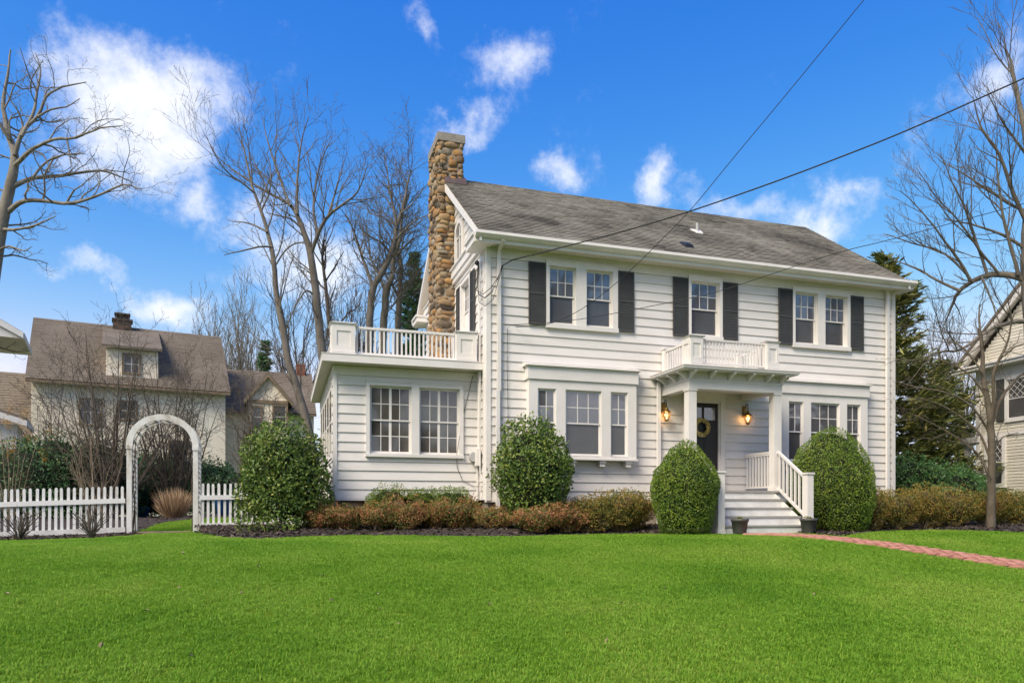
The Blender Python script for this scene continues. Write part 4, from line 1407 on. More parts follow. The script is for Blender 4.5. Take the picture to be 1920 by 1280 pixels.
def shrub(name, x, y, z0, prof, rx, ry, h, n, size, mat, label, cat='shrub', group=None, lump=.10, freq=5.0, depth=.22, core=.80,
          stems=0, seed=1, asp=.5, up=.3, bark='bark_dark', core_mat='core', outw=1.0, sprig=0.0):
    """profile (t, r) from base to top; leaves in a shell, dark inner mass, stems from the ground"""
    r = np.random.default_rng(seed)
    L1, L2 = Lump(seed, freq), Lump(seed + 50, freq * 2.6)
    pt, prr = np.array([p[0] for p in prof]), np.array([p[1] for p in prof])
    t = r.uniform(0, 1, n * 4)
    w = np.interp(t, pt, prr) + .12
    t = t[r.uniform(0, w.max(), n * 4) < w][:n]
    n = len(t)
    a = r.uniform(0, 6.283, n)
    rad = np.interp(t, pt, prr)
    base = np.stack([np.cos(a) * rad * rx, np.sin(a) * rad * ry, t * h], -1)
    f = 1 + lump * L1(base + x) + lump * .6 * L2(base + x)
    dep = 1 - depth * r.uniform(0, 1, n) ** 2.2
    if sprig:
        dep = dep + (r.uniform(0, 1, n) < .06) * r.uniform(0, sprig, n)
    c = np.array([0, 0, h * .45])
    P = (base - c) * (f * dep)[:, None] + c
    P[:, 2] = np.maximum(P[:, 2], .01)
    slope = np.gradient(prr, pt)
    sl_ = np.interp(t, pt, slope)
    Nn = np.stack([np.cos(a), np.sin(a), -sl_ * (rx + ry) / 2 / h * .8], -1)
    Nn /= np.linalg.norm(Nn, axis=1, keepdims=True)
    P += np.array([x, y, z0])
    A = r.normal(0, 1, (n, 3)) + np.array([0, 0, up]) + Nn * .35
    V, F = leaf_quads(P, A, Nn * outw + r.normal(0, .6, (n, 3)), size * r.uniform(.65, 1.3, n), asp)
    rnd = np.clip(.5 + .28 * r.normal(0, 1, n) + .15 * L2(P), 0, 1)
    th = thing(name, (x, y, z0), label, cat, group)
    node('foliage', np_mesh('foliage', V, F, M[mat], rnd), th)
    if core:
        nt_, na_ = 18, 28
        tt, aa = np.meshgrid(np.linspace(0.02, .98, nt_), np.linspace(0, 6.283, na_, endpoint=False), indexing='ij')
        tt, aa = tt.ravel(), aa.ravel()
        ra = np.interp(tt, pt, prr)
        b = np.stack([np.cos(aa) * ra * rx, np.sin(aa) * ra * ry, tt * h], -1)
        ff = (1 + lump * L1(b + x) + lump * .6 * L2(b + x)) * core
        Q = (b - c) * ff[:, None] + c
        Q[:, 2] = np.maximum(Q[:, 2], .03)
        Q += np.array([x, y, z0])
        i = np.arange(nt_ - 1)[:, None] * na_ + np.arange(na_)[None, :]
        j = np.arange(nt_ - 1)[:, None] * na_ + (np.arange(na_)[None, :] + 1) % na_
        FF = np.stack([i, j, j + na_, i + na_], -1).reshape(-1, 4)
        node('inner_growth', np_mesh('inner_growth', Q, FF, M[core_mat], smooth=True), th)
    if stems:
        sm = MB()
        rr_ = random.Random(seed)
        for k in range(stems):
            a_ = rr_.uniform(0, 6.28)
            e = rr_.uniform(.35, .8)
            bx, by = x + rr_.uniform(-.25, .25) * rx, y + rr_.uniform(-.25, .25) * ry
            sm.tube([(bx, by, z0 - .06), (bx + math.cos(a_) * rx * e * .4, by + math.sin(a_) * ry * e * .4, z0 + h * .3), (bx + math.cos(a_) * rx * e, by + math.sin(a_) * ry * e, z0 + h * .7)], [.014, .010, .005], 5)
        sm.build('stems', M[bark], th)
    return th

# --- tubes in bulk for branches
class Branches:
    def __init__(s):
        s.V, s.F, s.n = [], [], 0
    def add(s, pts, rad, k):
        pts = np.asarray(pts, float)
        m = len(pts)
        t = np.gradient(pts, axis=0)
        t /= np.linalg.norm(t, axis=1, keepdims=True) + 1e-9
        ref = np.array([.3, .2, 1.0]) if abs(t[0, 2]) < .8 else np.array([1.0, .2, .1])
        u = np.cross(t, ref)
        u /= np.linalg.norm(u, axis=1, keepdims=True) + 1e-9
        w = np.cross(t, u)
        a = np.arange(k) * 2 * math.pi / k
        ring = pts[:, None, :] + (u[:, None, :] * np.cos(a)[None, :, None] + w[:, None, :] * np.sin(a)[None, :, None]) * np.asarray(rad)[:, None, None]
        s.V.append(ring.reshape(-1, 3))
        i = np.arange(m - 1)[:, None] * k + np.arange(k)[None, :]
        j = np.arange(m - 1)[:, None] * k + (np.arange(k)[None, :] + 1) % k
        s.F.append(np.stack([i, j, j + k, i + k], -1).reshape(-1, 4) + s.n)
        s.n += m * k
    def build(s, name, mat, parent):
        if not s.V: return None
        return node(name, np_mesh(name, np.concatenate(s.V), np.concatenate(s.F), M[mat], smooth=True), parent)

def smooth_line(pts, rad, sub=3, jit=0.0, r=None):
    """Catmull-Rom resample"""
    P = np.asarray(pts, float)
    n = len(P)
    out, ro = [], []
    for i in range(n - 1):
        p0, p1, p2, p3 = P[max(i - 1, 0)], P[i], P[i + 1], P[min(i + 2, n - 1)]
        for k in range(sub):
            t = k / sub
            out.append(.5 * ((2 * p1) + (-p0 + p2) * t + (2 * p0 - 5 * p1 + 4 * p2 - p3) * t * t + (-p0 + 3 * p1 - 3 * p2 + p3) * t ** 3))
            ro.append(rad[i] * (1 - t) + rad[i + 1] * t)
    out.append(P[-1]); ro.append(rad[-1])
    out = np.array(out)
    if jit and r is not None:
        out[1:-1] += r.normal(0, jit, (len(out) - 2, 3))
    return out, np.array(ro)

def sprout(br, pts, rad, level, maxlev, r, o):
    """recursive side branches along a limb; o: options"""
    L = np.linalg.norm(np.diff(pts, axis=0), axis=1).sum()
    cnt = max(1, int(round(o['dens'][level] * L + r.uniform(-.5, .5))))
    cnt = min(cnt, o['maxc'][level])
    m = len(pts)
    for c in range(cnt):
        f = o['from'][level] + (1 - o['from'][level]) * (c + r.uniform(.1, .9)) / cnt
        f = min(f, .995)
        q = f * (m - 1)
        i = min(int(q), m - 2)
        p = pts[i] + (pts[i + 1] - pts[i]) * (q - i)
        t = pts[i + 1] - pts[i]
        t /= np.linalg.norm(t) + 1e-9
        rl = rad[i] + (rad[i + 1] - rad[i]) * (q - i)
        ax = np.cross(t, r.normal(0, 1, 3))
        ax /= np.linalg.norm(ax) + 1e-9
        ang = math.radians(r.uniform(*o['ang']))
        d = t * math.cos(ang) + ax * math.sin(ang)
        d[2] += o['up'] * r.uniform(.3, 1.2)
        d /= np.linalg.norm(d)
        ln = min(L * o['ratio'][level] * r.uniform(.55, 1.15) * (1.15 - .5 * f), o['cap'][level])
        r0 = max(min(rl * r.uniform(.45, .72), o['rcap'][level]), o['rmin'])
        ns = o['segs'][level]
        pp = [p]
        for s_ in range(ns):
            d = d + r.normal(0, o['wig'], 3) + np.array([0, 0, o['trop']])
            d /= np.linalg.norm(d)
            pp.append(pp[-1] + d * ln / ns)
        pp = np.array(pp)
        ra = np.linspace(r0, max(r0 * .35, o['rmin'] * .7), ns + 1)
        br.add(pp, ra, 3 if r0 < .02 else 4 if r0 < .05 else 6)
        if level + 1 < maxlev:
            sprout(br, pp, ra, level + 1, maxlev, r, o)

OPT = dict(dens=[1.7, 2.6, 4.0, 5.0], maxc=[14, 8, 6, 4], ratio=[.5, .5, .55, .5], cap=[3.0, 1.5, .8, .45], rcap=[.06, .025, .012, .008], ang=(25, 60), up=.25, trop=.06, wig=.16,
           segs=[6, 4, 3, 2], rmin=.0045)
OPT['from'] = [.15, .12, .15, .1]

def bare_tree(name, limbs, label, group=None, bark='bark', seed=1, levels=3, opt=None, cat='tree', sprout_trunk=True, base=None, jit=.006, sub=3):
    """limbs: list of ([(x,y,z,r)...]); the first is the trunk"""
    o = dict(OPT)
    if opt: o.update(opt)
    r = np.random.default_rng(seed)
    b = base if base is not None else limbs[0][0][:3]
    th = thing(name, tuple(b), label, cat, group)
    tk, cr = Branches(), Branches()
    for i, l in enumerate(limbs):
        P = [q[:3] for q in l]
        ra = [q[3] for q in l]
        pp, rr_ = smooth_line(P, ra, sub, jit, r)
        tk.add(pp, rr_, 9 if ra[0] > .08 else 6 if ra[0] > .03 else 4)
        if i or sprout_trunk:
            sprout(cr, pp, rr_, 0 if ra[0] > .02 else 1, levels, r, o)
    tk.build('trunk', bark, th)
    cr.build('crown', bark, th)
    return th

def px_limbs(lst, d, spread=.6, seed=1):
    """limbs drawn as (px,py,radius[,depth offset]) at distance d from the camera"""
    r = np.random.default_rng(seed)
    res = []
    for l in lst:
        off = r.uniform(-spread, spread)
        q = []
        for i, p in enumerate(l):
            dd_ = d + (p[3] if len(p) > 3 else off * i)
            v = at_d(p[0], p[1], dd_)
            q.append((v.x, v.y, v.z, p[2]))
        res.append(q)
    return res

EGG = [(0, .60), (.06, .75), (.17, .86), (.27, .91), (.38, .96), (.54, 1.0), (.66, .92), (.76, .77), (.85, .58), (.92, .40), (.97, .22), (1, .05)]
DOME = [(0, .80), (.1, .92), (.3, 1.0), (.5, .97), (.7, .82), (.85, .60), (.95, .33), (1, .1)]
CONE = [(0, .70), (.1, .87), (.25, .97), (.4, 1), (.52, .985), (.63, .90), (.74, .76), (.84, .58), (.92, .38), (.97, .2), (1, .06)]
HOLLY2 = [(0, .55), (.15, .74), (.35, .95), (.5, 1.0), (.62, .95), (.72, .83), (.82, .68), (.91, .50), (.97, .3), (1, .12)]
HOLLY = [(0, .62), (.08, .9), (.2, 1.0), (.4, .98), (.6, .88), (.75, .80), (.88, .62), (.96, .38), (1, .12)]
MOUND = [(0, .35), (.15, .66), (.35, .92), (.55, 1.0), (.75, .93), (.88, .74), (.96, .45), (1, .2)]

# clipped boxwoods by the steps
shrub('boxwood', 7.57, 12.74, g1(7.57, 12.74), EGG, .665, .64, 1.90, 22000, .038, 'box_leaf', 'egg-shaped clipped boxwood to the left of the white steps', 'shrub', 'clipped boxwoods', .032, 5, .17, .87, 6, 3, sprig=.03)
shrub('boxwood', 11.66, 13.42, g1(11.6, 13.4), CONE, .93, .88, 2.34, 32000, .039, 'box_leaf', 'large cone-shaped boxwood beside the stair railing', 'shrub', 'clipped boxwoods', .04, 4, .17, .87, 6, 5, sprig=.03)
# hollies
shrub('holly_bush', .02, 15.25, g1(0, 15.2) + .05, HOLLY, .88, .80, 2.28, 12500, .075, 'holly_leaf', 'tall glossy holly bush between the picket fence and the sunroom', 'shrub', None, .13, 3.6, .45, .66, 9, 8, .55, .2, 'twig_tan', sprig=.14)
shrub('holly_bush', 4.86, 14.05, .12, HOLLY2, .80, .72, 2.30, 11000, .070, 'holly_leaf', 'glossy holly bush in front of the downspout and bay window', 'shrub', None, .13, 3.8, .42, .68, 9, 12, .55, .2, 'twig_tan', sprig=.14)
# russet azaleas along the sunroom and bay
az1 = [(.66, 14.95, .34, .58), (1.24, 14.9, .38, .50), (1.80, 14.82, .40, .54), (2.42, 14.78, .46, .66), (3.02, 14.82, .40, .62), (3.55, 14.6, .46, .62), (4.15, 14.2, .42, .50)]
nm1 = ['small russet azalea growing against the holly by the picket fence', 'thin russet azalea under the corner of the sunroom', 'russet azalea, second from the sunroom corner',
       'olive and russet azalea below the left sunroom window', 'russet azalea with orange tips below the right sunroom window', 'pinkish brown azalea in front of the sunroom downspout corner', 'brown azalea at the foot of the main downspout']
for i, (x, y, rx, h) in enumerate(az1):
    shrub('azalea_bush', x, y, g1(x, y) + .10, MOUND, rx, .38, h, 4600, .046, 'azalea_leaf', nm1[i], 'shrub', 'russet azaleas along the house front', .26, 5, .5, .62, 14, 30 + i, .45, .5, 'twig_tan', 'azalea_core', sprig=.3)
az2 = [(4.74, 13.5, .50, .50), (5.34, 13.6, .50, .60), (6.0, 13.74, .52, .80), (6.62, 13.84, .50, .86), (7.08, 13.98, .40, .80)]
nm2 = ['low brown azalea in front of the holly below the bay window', 'russet azalea below the middle of the bay window', 'olive azalea under the bay window bracket', 'tall golden azalea beside the porch downspout', 'twiggy golden azalea touching the egg-shaped boxwood']
for i, (x, y, rx, h) in enumerate(az2):
    shrub('azalea_bush', x, y, g1(x, y) + .07, MOUND, rx, .46, h, 5600, .047, 'azalea_leaf' if i < 2 else 'azalea_gold', nm2[i], 'shrub', 'russet azaleas along the house front', .23, 4.5, .5, .64, 14, 50 + i, .45, .5, 'twig_tan', 'azalea_core', sprig=.2)
for i, x in enumerate((2.05, 2.75, 3.45)):
    shrub('yew_bush', x, 15.22, .12, MOUND, .52, .32, .86, 5200, .048, 'box_leaf', ['low green yew behind the azaleas under the left sunroom window', 'low green yew between the two sunroom windows', 'low green yew behind the azaleas at the main house corner'][i],
          'shrub', 'low yews under the sunroom', .16, 6, .4, .7, 4, 70 + i, .28, .7)
# golden hedge on the right
hz = [(12.95, 13.75, .52, .96), (13.75, 13.78, .58, 1.0), (14.6, 13.72, .62, .98), (15.45, 13.6, .62, .96), (16.25, 13.45, .56, .90), (16.95, 13.3, .46, .80)]
nm3 = ['golden azalea touching the cone-shaped boxwood', 'golden azalea below the corner of the white house', 'golden brown azalea, third from the cone-shaped boxwood', 'golden brown azalea in front of the rhododendron',
       'thinning olive azalea near the small dogwood', 'sparse brownish azalea around the dogwood trunk']
for i, (x, y, rx, h) in enumerate(hz):
    shrub('azalea_bush', x, y, g1(x, y) + .05, MOUND, rx, .5, h, 6000, .048, 'azalea_gold', nm3[i], 'shrub', 'golden azalea hedge by the lawn', .17, 4, .5, .64, 16, 90 + i, .45, .5, 'twig_tan', 'azalea_core', sprig=.14)
p = at_d(1893, 985, 20)
shrub('lime_shrub', p.x - .2, p.y, g1(p.x, p.y), MOUND, 1.0, .8, .95, 5000, .05, 'lime_leaf', 'lime green shrub at the foot of the taupe house', 'shrub', None, .14, 4, .4, .7, 8, 111, .5)
for i, (px_, d_, rx, h, nmx) in enumerate([(1722, 21.5, 1.0, 2.15, 'rounded rhododendron beside the corner of the white house'), (1785, 22.5, 1.05, 1.95, 'loose rhododendron in front of the taupe house porch')]):
    p = at_d(px_, 920, d_)
    shrub('rhododendron', p.x, p.y, g1(p.x, p.y), DOME, rx, .9, h, 5200, .12, 'rhodo_leaf', nmx, 'shrub', 'rhododendrons behind the golden hedge', .16, 2.4, .45, .7, 8, 120 + i, .34, .15)
# evergreen shrubs behind the picket fence
ev = [(-30, 22.5, 1.5, 2.6), (50, 21.5, 1.4, 2.55), (118, 22.0, 1.5, 2.75), (185, 23.0, 1.4, 2.6), (262, 25.0, 1.5, 2.5), (325, 25.5, 1.5, 2.3), (402, 24.0, 1.2, 2.1)]
nm4 = ['evergreen shrub cut off by the picture edge behind the fence', 'dense dark evergreen behind the left end of the picket fence', 'broad dark evergreen behind the middle of the long fence',
       'dark evergreen behind the fence next to the arbor', 'dark evergreen filling the left of the arch opening', 'dark evergreen filling the right of the arch opening', 'rounded evergreen behind the short fence panel']
for i, (px_, d_, rx, h) in enumerate(ev):
    p = at_d(px_, 930, d_)
    shrub('evergreen_shrub', p.x, p.y, g1(p.x, p.y), DOME, rx, 1.1, h, 6500, .10, 'hedge_leaf', nm4[i], 'shrub', 'evergreen shrubs behind the fence', .16, 2.0, .4, .74, 6, 140 + i, .4, .2)

# ------------------------------------------------------------------ picket fence and arbor
FY = 17.3
def picket_mesh(h, w=.054, t=.02):
    m = MB()
    prof = [(-w / 2, 0), (w / 2, 0), (w / 2, h - .03), (w * .32, h - .008), (0, h), (-w * .32, h - .008), (-w / 2, h - .03)]
    m.prism(prof, 1, -t / 2, t / 2)
    return m.mesh('picket', M['fence'])
PK = picket_mesh(.965)
def fence(x0, x1, top, slope, label, pitch=.113, post_x=()):
    f = lambda x: top + slope * (x - x0)           # height of the picket tops
    mx_ = (x0 + x1) / 2
    t = thing('picket_fence', (mx_, FY, f(mx_) - 1.0), label, 'fence', 'white picket fence panels')
    n = int((x1 - x0) / pitch)
    rf_ = random.Random(int(x0 * 10))
    for i in range(n):
        x = x0 + (i + .5) * (x1 - x0) / n
        node('picket', PK, t, (x, FY + rf_.uniform(-.004, .004), f(x) - .965 + rf_.uniform(-.008, .008)), (0, rf_.uniform(-.012, .012), 0))
    for zo, hh in ((-.31, .10), (-.925, .11)):
        MB().bar((x0, FY - .03, f(x0) + zo), (x1, FY - .03, f(x1) + zo), .035, hh).build('rail', M['fence'], t)
    for px_ in post_x:
        m = MB().box(px_ - .05, px_ + .05, FY + .02, FY + .12, f(px_) - 1.15, f(px_) - .02)
        m.box(px_ - .06, px_ + .06, FY + .01, FY + .13, f(px_) - .02, f(px_) + .01)
        m.build('post', M['weathered'], t)
fence(-8.4, -3.2, .771, .0382, 'long white picket fence panel left of the garden arch', post_x=(-8.3, -5.75))
fence(-1.74, .86, 1.04, .02, 'short white picket fence panel between the garden arch and the holly', post_x=(.9,))

ab = thing('garden_arbor', (-2.47, 17.45, -.05), 'weathered white arched garden arbor with lattice sides', 'arbor')
zs_ = 1.83
for y in (17.24, 17.84):
    for x in (-3.12, -1.82):
        m = MB().box(x - .05, x + .05, y, y + .085, -.16, zs_ - .07)
        m.box(x - .065, x + .065, y - .015, y + .1, zs_ - .07, zs_ + .01)
        m.build('post', M['weathered'], ab)
    a = MB()
    seg = [math.pi * i / 26 for i in range(27)]
    for i in range(26):
        q = []
        for an in (seg[i], seg[i + 1]):
            for r_ in (.585, .715):
                q.append((-2.47 + r_ * math.cos(an), zs_ + .01 + r_ * .955 * math.sin(an)))
        a.prism([q[0], q[1], q[3], q[2]], 1, y + .01, y + .07)
    a.build('arch', M['weathered'], ab)
for i in range(9):
    an = math.pi * (i + .5) / 9
    c = (-2.47 + .66 * math.cos(an), zs_ + .01 + .63 * math.sin(an))
    MB().bar((c[0], 17.31, c[1]), (c[0], 17.86, c[1]), .05, .02, (math.cos(an), 0, math.sin(an))).build('arch_slat', M['weathered'], ab)
for x in (-3.12, -1.82):
    for k in range(13):
        z = .42 + k * .11
        block('lattice_bar', 'weathered', ab, x - .012, x + .012, 17.33, 17.84, z, z + .035)
    for y in (17.5, 17.67):
        block('lattice_bar', 'weathered', ab, x + .013, x + .03, y - .018, y + .018, .40, 1.76)
vn = MB()
rv = random.Random(4)
for k in range(5):
    x, y, z = -3.05 if k < 3 else -1.9, 17.3 + rv.uniform(0, .5), 0.0
    pts, rd = [], []
    for i in range(16):
        f = i / 15
        if f < .55:
            pts.append((x + rv.uniform(-.03, .03), y + rv.uniform(-.03, .03), f / .55 * zs_))
        else:
            an = math.pi * (1 - (f - .55) / .45 * rv.uniform(.5, .95)) if k < 3 else math.pi * (f - .55) / .45 * .7
            pts.append((-2.47 + .58 * math.cos(an), y + rv.uniform(-.05, .05), zs_ + .55 * math.sin(an) + rv.uniform(-.03, .05)))
        rd.append(.011 * (1 - f * .6))
    vn.tube(pts, rd, 5)
vn.build('vine', M['bark_dark'], ab)
st = MB().box(-2.98, -1.92, 17.18, 17.42, -.09, .0)
tag(st.build('timber_threshold', M['twig_tan']), 'tan timber board on the ground under the garden arch', 'board')

# ------------------------------------------------------------------ neighbouring houses
class XF:
    """local frame: u along the front, v into the building"""
    def __init__(s, o, ang):
        s.o, s.u, s.n = Vector((o[0], o[1])), Vector((math.cos(ang), math.sin(ang))), Vector((-math.sin(ang), math.cos(ang)))
        s.ang = ang
    def p(s, u, v, z):
        q = s.o + s.u * u + s.n * v
        return (q.x, q.y, z)
    def box(s, mb, u0, u1, v0, v1, z0, z1):
        return mb.hexa([s.p(*q) for q in [(u0, v0, z0), (u1, v0, z0), (u1, v1, z0), (u0, v1, z0), (u0, v0, z1), (u1, v0, z1), (u1, v1, z1), (u0, v1, z1)]])
    def prism_u(s, mb, poly, a, b):      # poly in (v,z), extruded along u
        k, n = len(mb.v), len(poly)
        for c in (a, b):
            mb.v += [s.p(c, v, z) for v, z in poly]
        mb.f += [tuple(range(k, k + n))[::-1], tuple(range(k + n, k + 2 * n))]
        mb.f += [(k + i, k + (i + 1) % n, k + n + (i + 1) % n, k + n + i) for i in range(n)]
        return mb
    def prism_v(s, mb, poly, a, b):      # poly in (u,z), extruded along v
        k, n = len(mb.v), len(poly)
        for c in (a, b):
            mb.v += [s.p(u, c, z) for u, z in poly]
        mb.f += [tuple(range(k, k + n)), tuple(range(k + n, k + 2 * n))[::-1]]
        mb.f += [(k + i, k + n + i, k + n + (i + 1) % n, k + (i + 1) % n) for i in range(n)]
        return mb

def courses(x, parent, u0, u1, v0, z0, v1, z1, pitch, mat, thick=.018):
    """long overlapping shingle courses up a slope (one part)"""
    L = math.hypot(v1 - v0, z1 - z0)
    tv, tz_ = (v1 - v0) / L, (z1 - z0) / L
    n = int(L / pitch)
    V, F, Rn = [], [], []
    r = np.random.default_rng(int(L * 100))
    for i in range(n):
        s0, s1 = i * pitch, min(i * pitch + pitch * 1.15, L)
        u = u0
        while u < u1:
            w = r.uniform(.3, .9)
            e = min(u + w, u1)
            k = len(V)
            h = thick * r.uniform(.7, 1.2)
            for s_, hh in ((s0, h), (s1, .003)):
                for q in (0, hh):
                    for uu in (u + .004, e - .004):
                        V.append(x.p(uu, v0 + tv * s_ - tz_ * q, z0 + tz_ * s_ + tv * q))
            F += [(k, k + 1, k + 3, k + 2), (k + 2, k + 3, k + 7, k + 6), (k + 1, k + 5, k + 7, k + 3), (k + 4, k, k + 2, k + 6)]
            Rn += [r.normal(.5, .2)] * 4
            u = e
    o = node('shingle_courses', np_mesh('shingle_courses', np.array(V), np.array(F), M[mat], np.array(Rn)), parent)
    o['kind'] = 'stuff'

def brick_stack(x, parent, u0, u1, v0, v1, z0, z1, mat, name='chimney'):
    c = MB()
    x.box(c, u0 + .01, u1 - .01, v0 + .01, v1 - .01, z0, z1)
    c = c.build(name, M['mortar'], parent)
    z, k = z0, 0
    while z < z1 - .04:
        for (a0, a1, ax) in ((u0, u1, 0), (v0, v1, 1)):
            L = a1 - a0
            n = max(2, int(round(L / .22)))
            off = .5 if k % 2 else 0
            for i in range(n + (1 if off else 0)):
                s0, s1 = max(a0, a0 + (i - off) * L / n), min(a1, a0 + (i + 1 - off) * L / n)
                if s1 - s0 < .03: continue
                if ax == 0:
                    q = x.p((s0 + s1) / 2, v0 + .03, z + .037)
                    node('brick', unit_box(mat), c, q, (0, 0, x.ang), (s1 - s0 - .012, .08, .066))
                else:
                    q = x.p(u0 + .03, (s0 + s1) / 2, z + .037)
                    node('brick', unit_box(mat), c, q, (0, 0, x.ang), (.08, s1 - s0 - .012, .066))
        z += .078
        k += 1
    return c

def far_window(x, parent, u0, u1, v, z0, z1, frame='ntrim', cols=2, rws=2, w=.08, proud=.05):
    m = MB()
    x.box(m, u0 - w, u0, v - proud, v + .03, z0 - w, z1 + w); x.box(m, u1, u1 + w, v - proud, v + .03, z0 - w, z1 + w)
    x.box(m, u0, u1, v - proud, v + .03, z0 - w, z0); x.box(m, u0, u1, v - proud, v + .03, z1, z1 + w)
    o = m.build('window', M[frame], parent)
    g = MB()
    for i in range(cols):
        for k in range(rws):
            a, b = u0 + (u1 - u0) * i / cols, u0 + (u1 - u0) * (i + 1) / cols
            c, d = z0 + (z1 - z0) * k / rws, z0 + (z1 - z0) * (k + 1) / rws
            q = MB()
            x.box(q, a + .015, b - .015, v - .012, v - .004, c + .015, d - .015)
            q.build('pane', M['glass_screen'], o)
    x.box(g, u0, u1, v - .010, v + .0, z0, z1)
    g.build('sash', M['trim'], o)
    return o

# cream stucco house on the left
nx = XF((-9.71, 33.43), math.atan2(1.45, 7.42))
NL, EZ, RZ, RV = 7.56, 5.645, 8.86, 3.39
nh = thing('stucco_house', nx.p(NL / 2, 4, 0), 'cream stucco house with steep brown shingle roof behind the fence', 'house')
m = MB()
nx.box(m, .12, NL - .12, .35, 6.4, -.3, EZ + .1)
nx.prism_u(m, [(.35, EZ + .1), (6.4, EZ + .1), (RV, RZ - .15)], .12, NL - .12)
nx.box(m, -2.6, .12, 1.6, 6, -.3, 3.4)
m.build('wall', M['stucco'], nh)
m = MB()
for sg in (1, -1):
    f = lambda v: RV + sg * (v - RV)
    nx.prism_u(m, [(f(0), EZ - .08), (f(0), EZ + .01), (RV, RZ - .05), (RV, RZ - .2)], -.05, NL + .05)
nr = m.build('roof', M['nroof'], nh)
courses(nx, nr, -.06, NL + .06, -.02, EZ + .045, RV, RZ, .16, 'nroof')
m = MB()
nx.box(m, -.05, NL + .05, -.05, .0, EZ - .1, EZ + .02)
m.build('gutter', M['ntrim'], nh)
m = MB()
nx.prism_u(m, [(1.0, 3.3), (1.0, 3.36), (3.5, 6.39), (3.5, 6.3)], -2.7, .2)
lr = m.build('lower_roof', M['nroof'], nh)
courses(nx, lr, -2.7, .1, 1.0, 3.41, 3.5, 6.44, .16, 'nroof')
# shed dormer
DU0, DU1 = 2.75, 4.72
m = MB()
nx.box(m, DU0, DU1, .42, 2.6, 5.95, 7.28)
dm = m.build('dormer', M['stucco'], nh)
m = MB()
nx.prism_u(m, [(.15, 7.25), (.15, 7.36), (3.2, 8.72), (3.2, 8.6)], DU0 - .15, DU1 + .15)
dr = m.build('dormer_roof', M['nroof'], dm)
far_window(nx, nh, 3.42, 3.98, .42, 6.28, 7.02, cols=2, rws=2)
far_window(nx, nh, 1.85, 2.55, .35, 4.0, 5.0)
far_window(nx, nh, 3.25, 3.85, .35, 4.3, 5.0)
far_window(nx, nh, 5.2, 5.9, .35, 2.2, 3.4)
c = brick_stack(nx, nh, 3.0, 3.75, 2.95, 3.6, 8.35, 9.05, 'dbrick')
m = MB()
nx.box(m, 2.95, 3.8, 2.9, 3.65, 9.05, 9.12)
nx.box(m, 3.05, 3.7, 3.0, 3.55, 9.34, 9.40)
for u in (3.1, 3.6):
    nx.box(m, u, u + .05, 3.05, 3.1, 9.12, 9.34); nx.box(m, u, u + .05, 3.45, 3.5, 9.12, 9.34)
nx.box(m, 3.08, 3.68, 3.2, 3.4, 9.15, 9.33)
m.build('chimney_cap', M['flue'], c)

# wing on its right with a small front gable
wx = XF((-2.75, 36.5), R(2))
wg = thing('gabled_cottage', wx.p(2.2, 3, 0), 'low stucco cottage with a pointed front gable behind the leaning tree', 'house')
m = MB()
wx.box(m, -1.0, 4.2, .3, 6.2, -.3, 5.1)
wx.prism_u(m, [(.3, 5.1), (6.2, 5.1), (3.1, 7.4)], -1.0, 4.2)
wx.box(m, 1.2, 2.95, -.65, .3, -.3, 5.55)
wx.prism_v(m, [(1.2, 5.55), (2.95, 5.55), (2.075, 6.62)], -.65, 2.5)
m.build('wall', M['stucco'], wg)
m = MB()
wx.prism_u(m, [(-.05, 4.95), (-.05, 5.02), (3.1, 7.50), (3.1, 7.38)], -1.1, 4.3)
wx.prism_u(m, [(6.25, 4.95), (6.25, 5.08), (3.1, 7.56), (3.1, 7.42)], -1.1, 4.3)
wr_ = m.build('roof', M['nroof'], wg)
courses(wx, wr_, -1.1, 4.3, -.05, 5.07, 3.1, 7.55, .16, 'nroof')
m = MB()
wx.prism_v(m, [(1.0, 5.36), (.98, 5.5), (2.075, 6.84), (2.075, 6.66)], -.8, 2.6)
wx.prism_v(m, [(3.15, 5.36), (3.17, 5.5), (2.075, 6.84), (2.075, 6.66)], -.8, 2.6)
m.build('gable_roof', M['nroof'], wg)
m = MB()
wx.prism_v(m, [(1.0, 5.30), (.98, 5.42), (2.075, 6.75), (2.075, 6.60)], -.86, -.8)
wx.prism_v(m, [(3.15, 5.30), (3.17, 5.42), (2.075, 6.75), (2.075, 6.60)], -.86, -.8)
wx.box(m, 1.2, 2.95, -.72, -.65, 5.40, 5.55)
m.build('gable_trim', M['ntrim'], wg)
far_window(wx, wg, 2.35, 2.85, -.65, 4.3, 5.3, cols=1, rws=2, w=.1)
far_window(wx, wg, 1.4, 1.75, -.65, 4.3, 5.2, cols=1, rws=2, w=.08)
brick_stack(wx, wg, 3.55, 3.95, 2.9, 3.4, 7.0, 8.05, 'rbrick')

# white house corner at the left picture edge
hx = XF((-9.12, 27.8), R(12))
lh = thing('white_corner_house', hx.p(-3, 3, 0), 'corner of a white house with deep eaves at the left picture edge', 'house')
m = MB()
hx.box(m, -6.0, 0, 0, 2, -.3, 6.1)
hx.prism_v(m, [(-6.9, 6.03), (.9, 6.03), (-3, 8.15)], -.68, 2)
m.build('wall', M['siding'], lh)
m = MB()
hx.prism_v(m, [(.95, 6.02), (.95, 6.22), (-3, 8.45), (-3, 8.2)], -.7, 2.3)
hx.prism_v(m, [(-6.95, 6.02), (-6.95, 6.22), (-3, 8.45), (-3, 8.2)], -.7, 2.3)
m.build('roof', M['nroof'], lh)
m = MB()
hx.prism_v(m, [(.97, 6.0), (.97, 6.19), (-3, 8.40), (-3, 8.14)], -.76, -.70)
hx.box(m, .95, 1.0, -.7, 2.3, 6.0, 6.19)
m.build('rake_board', M['trim'], lh)
m = MB()
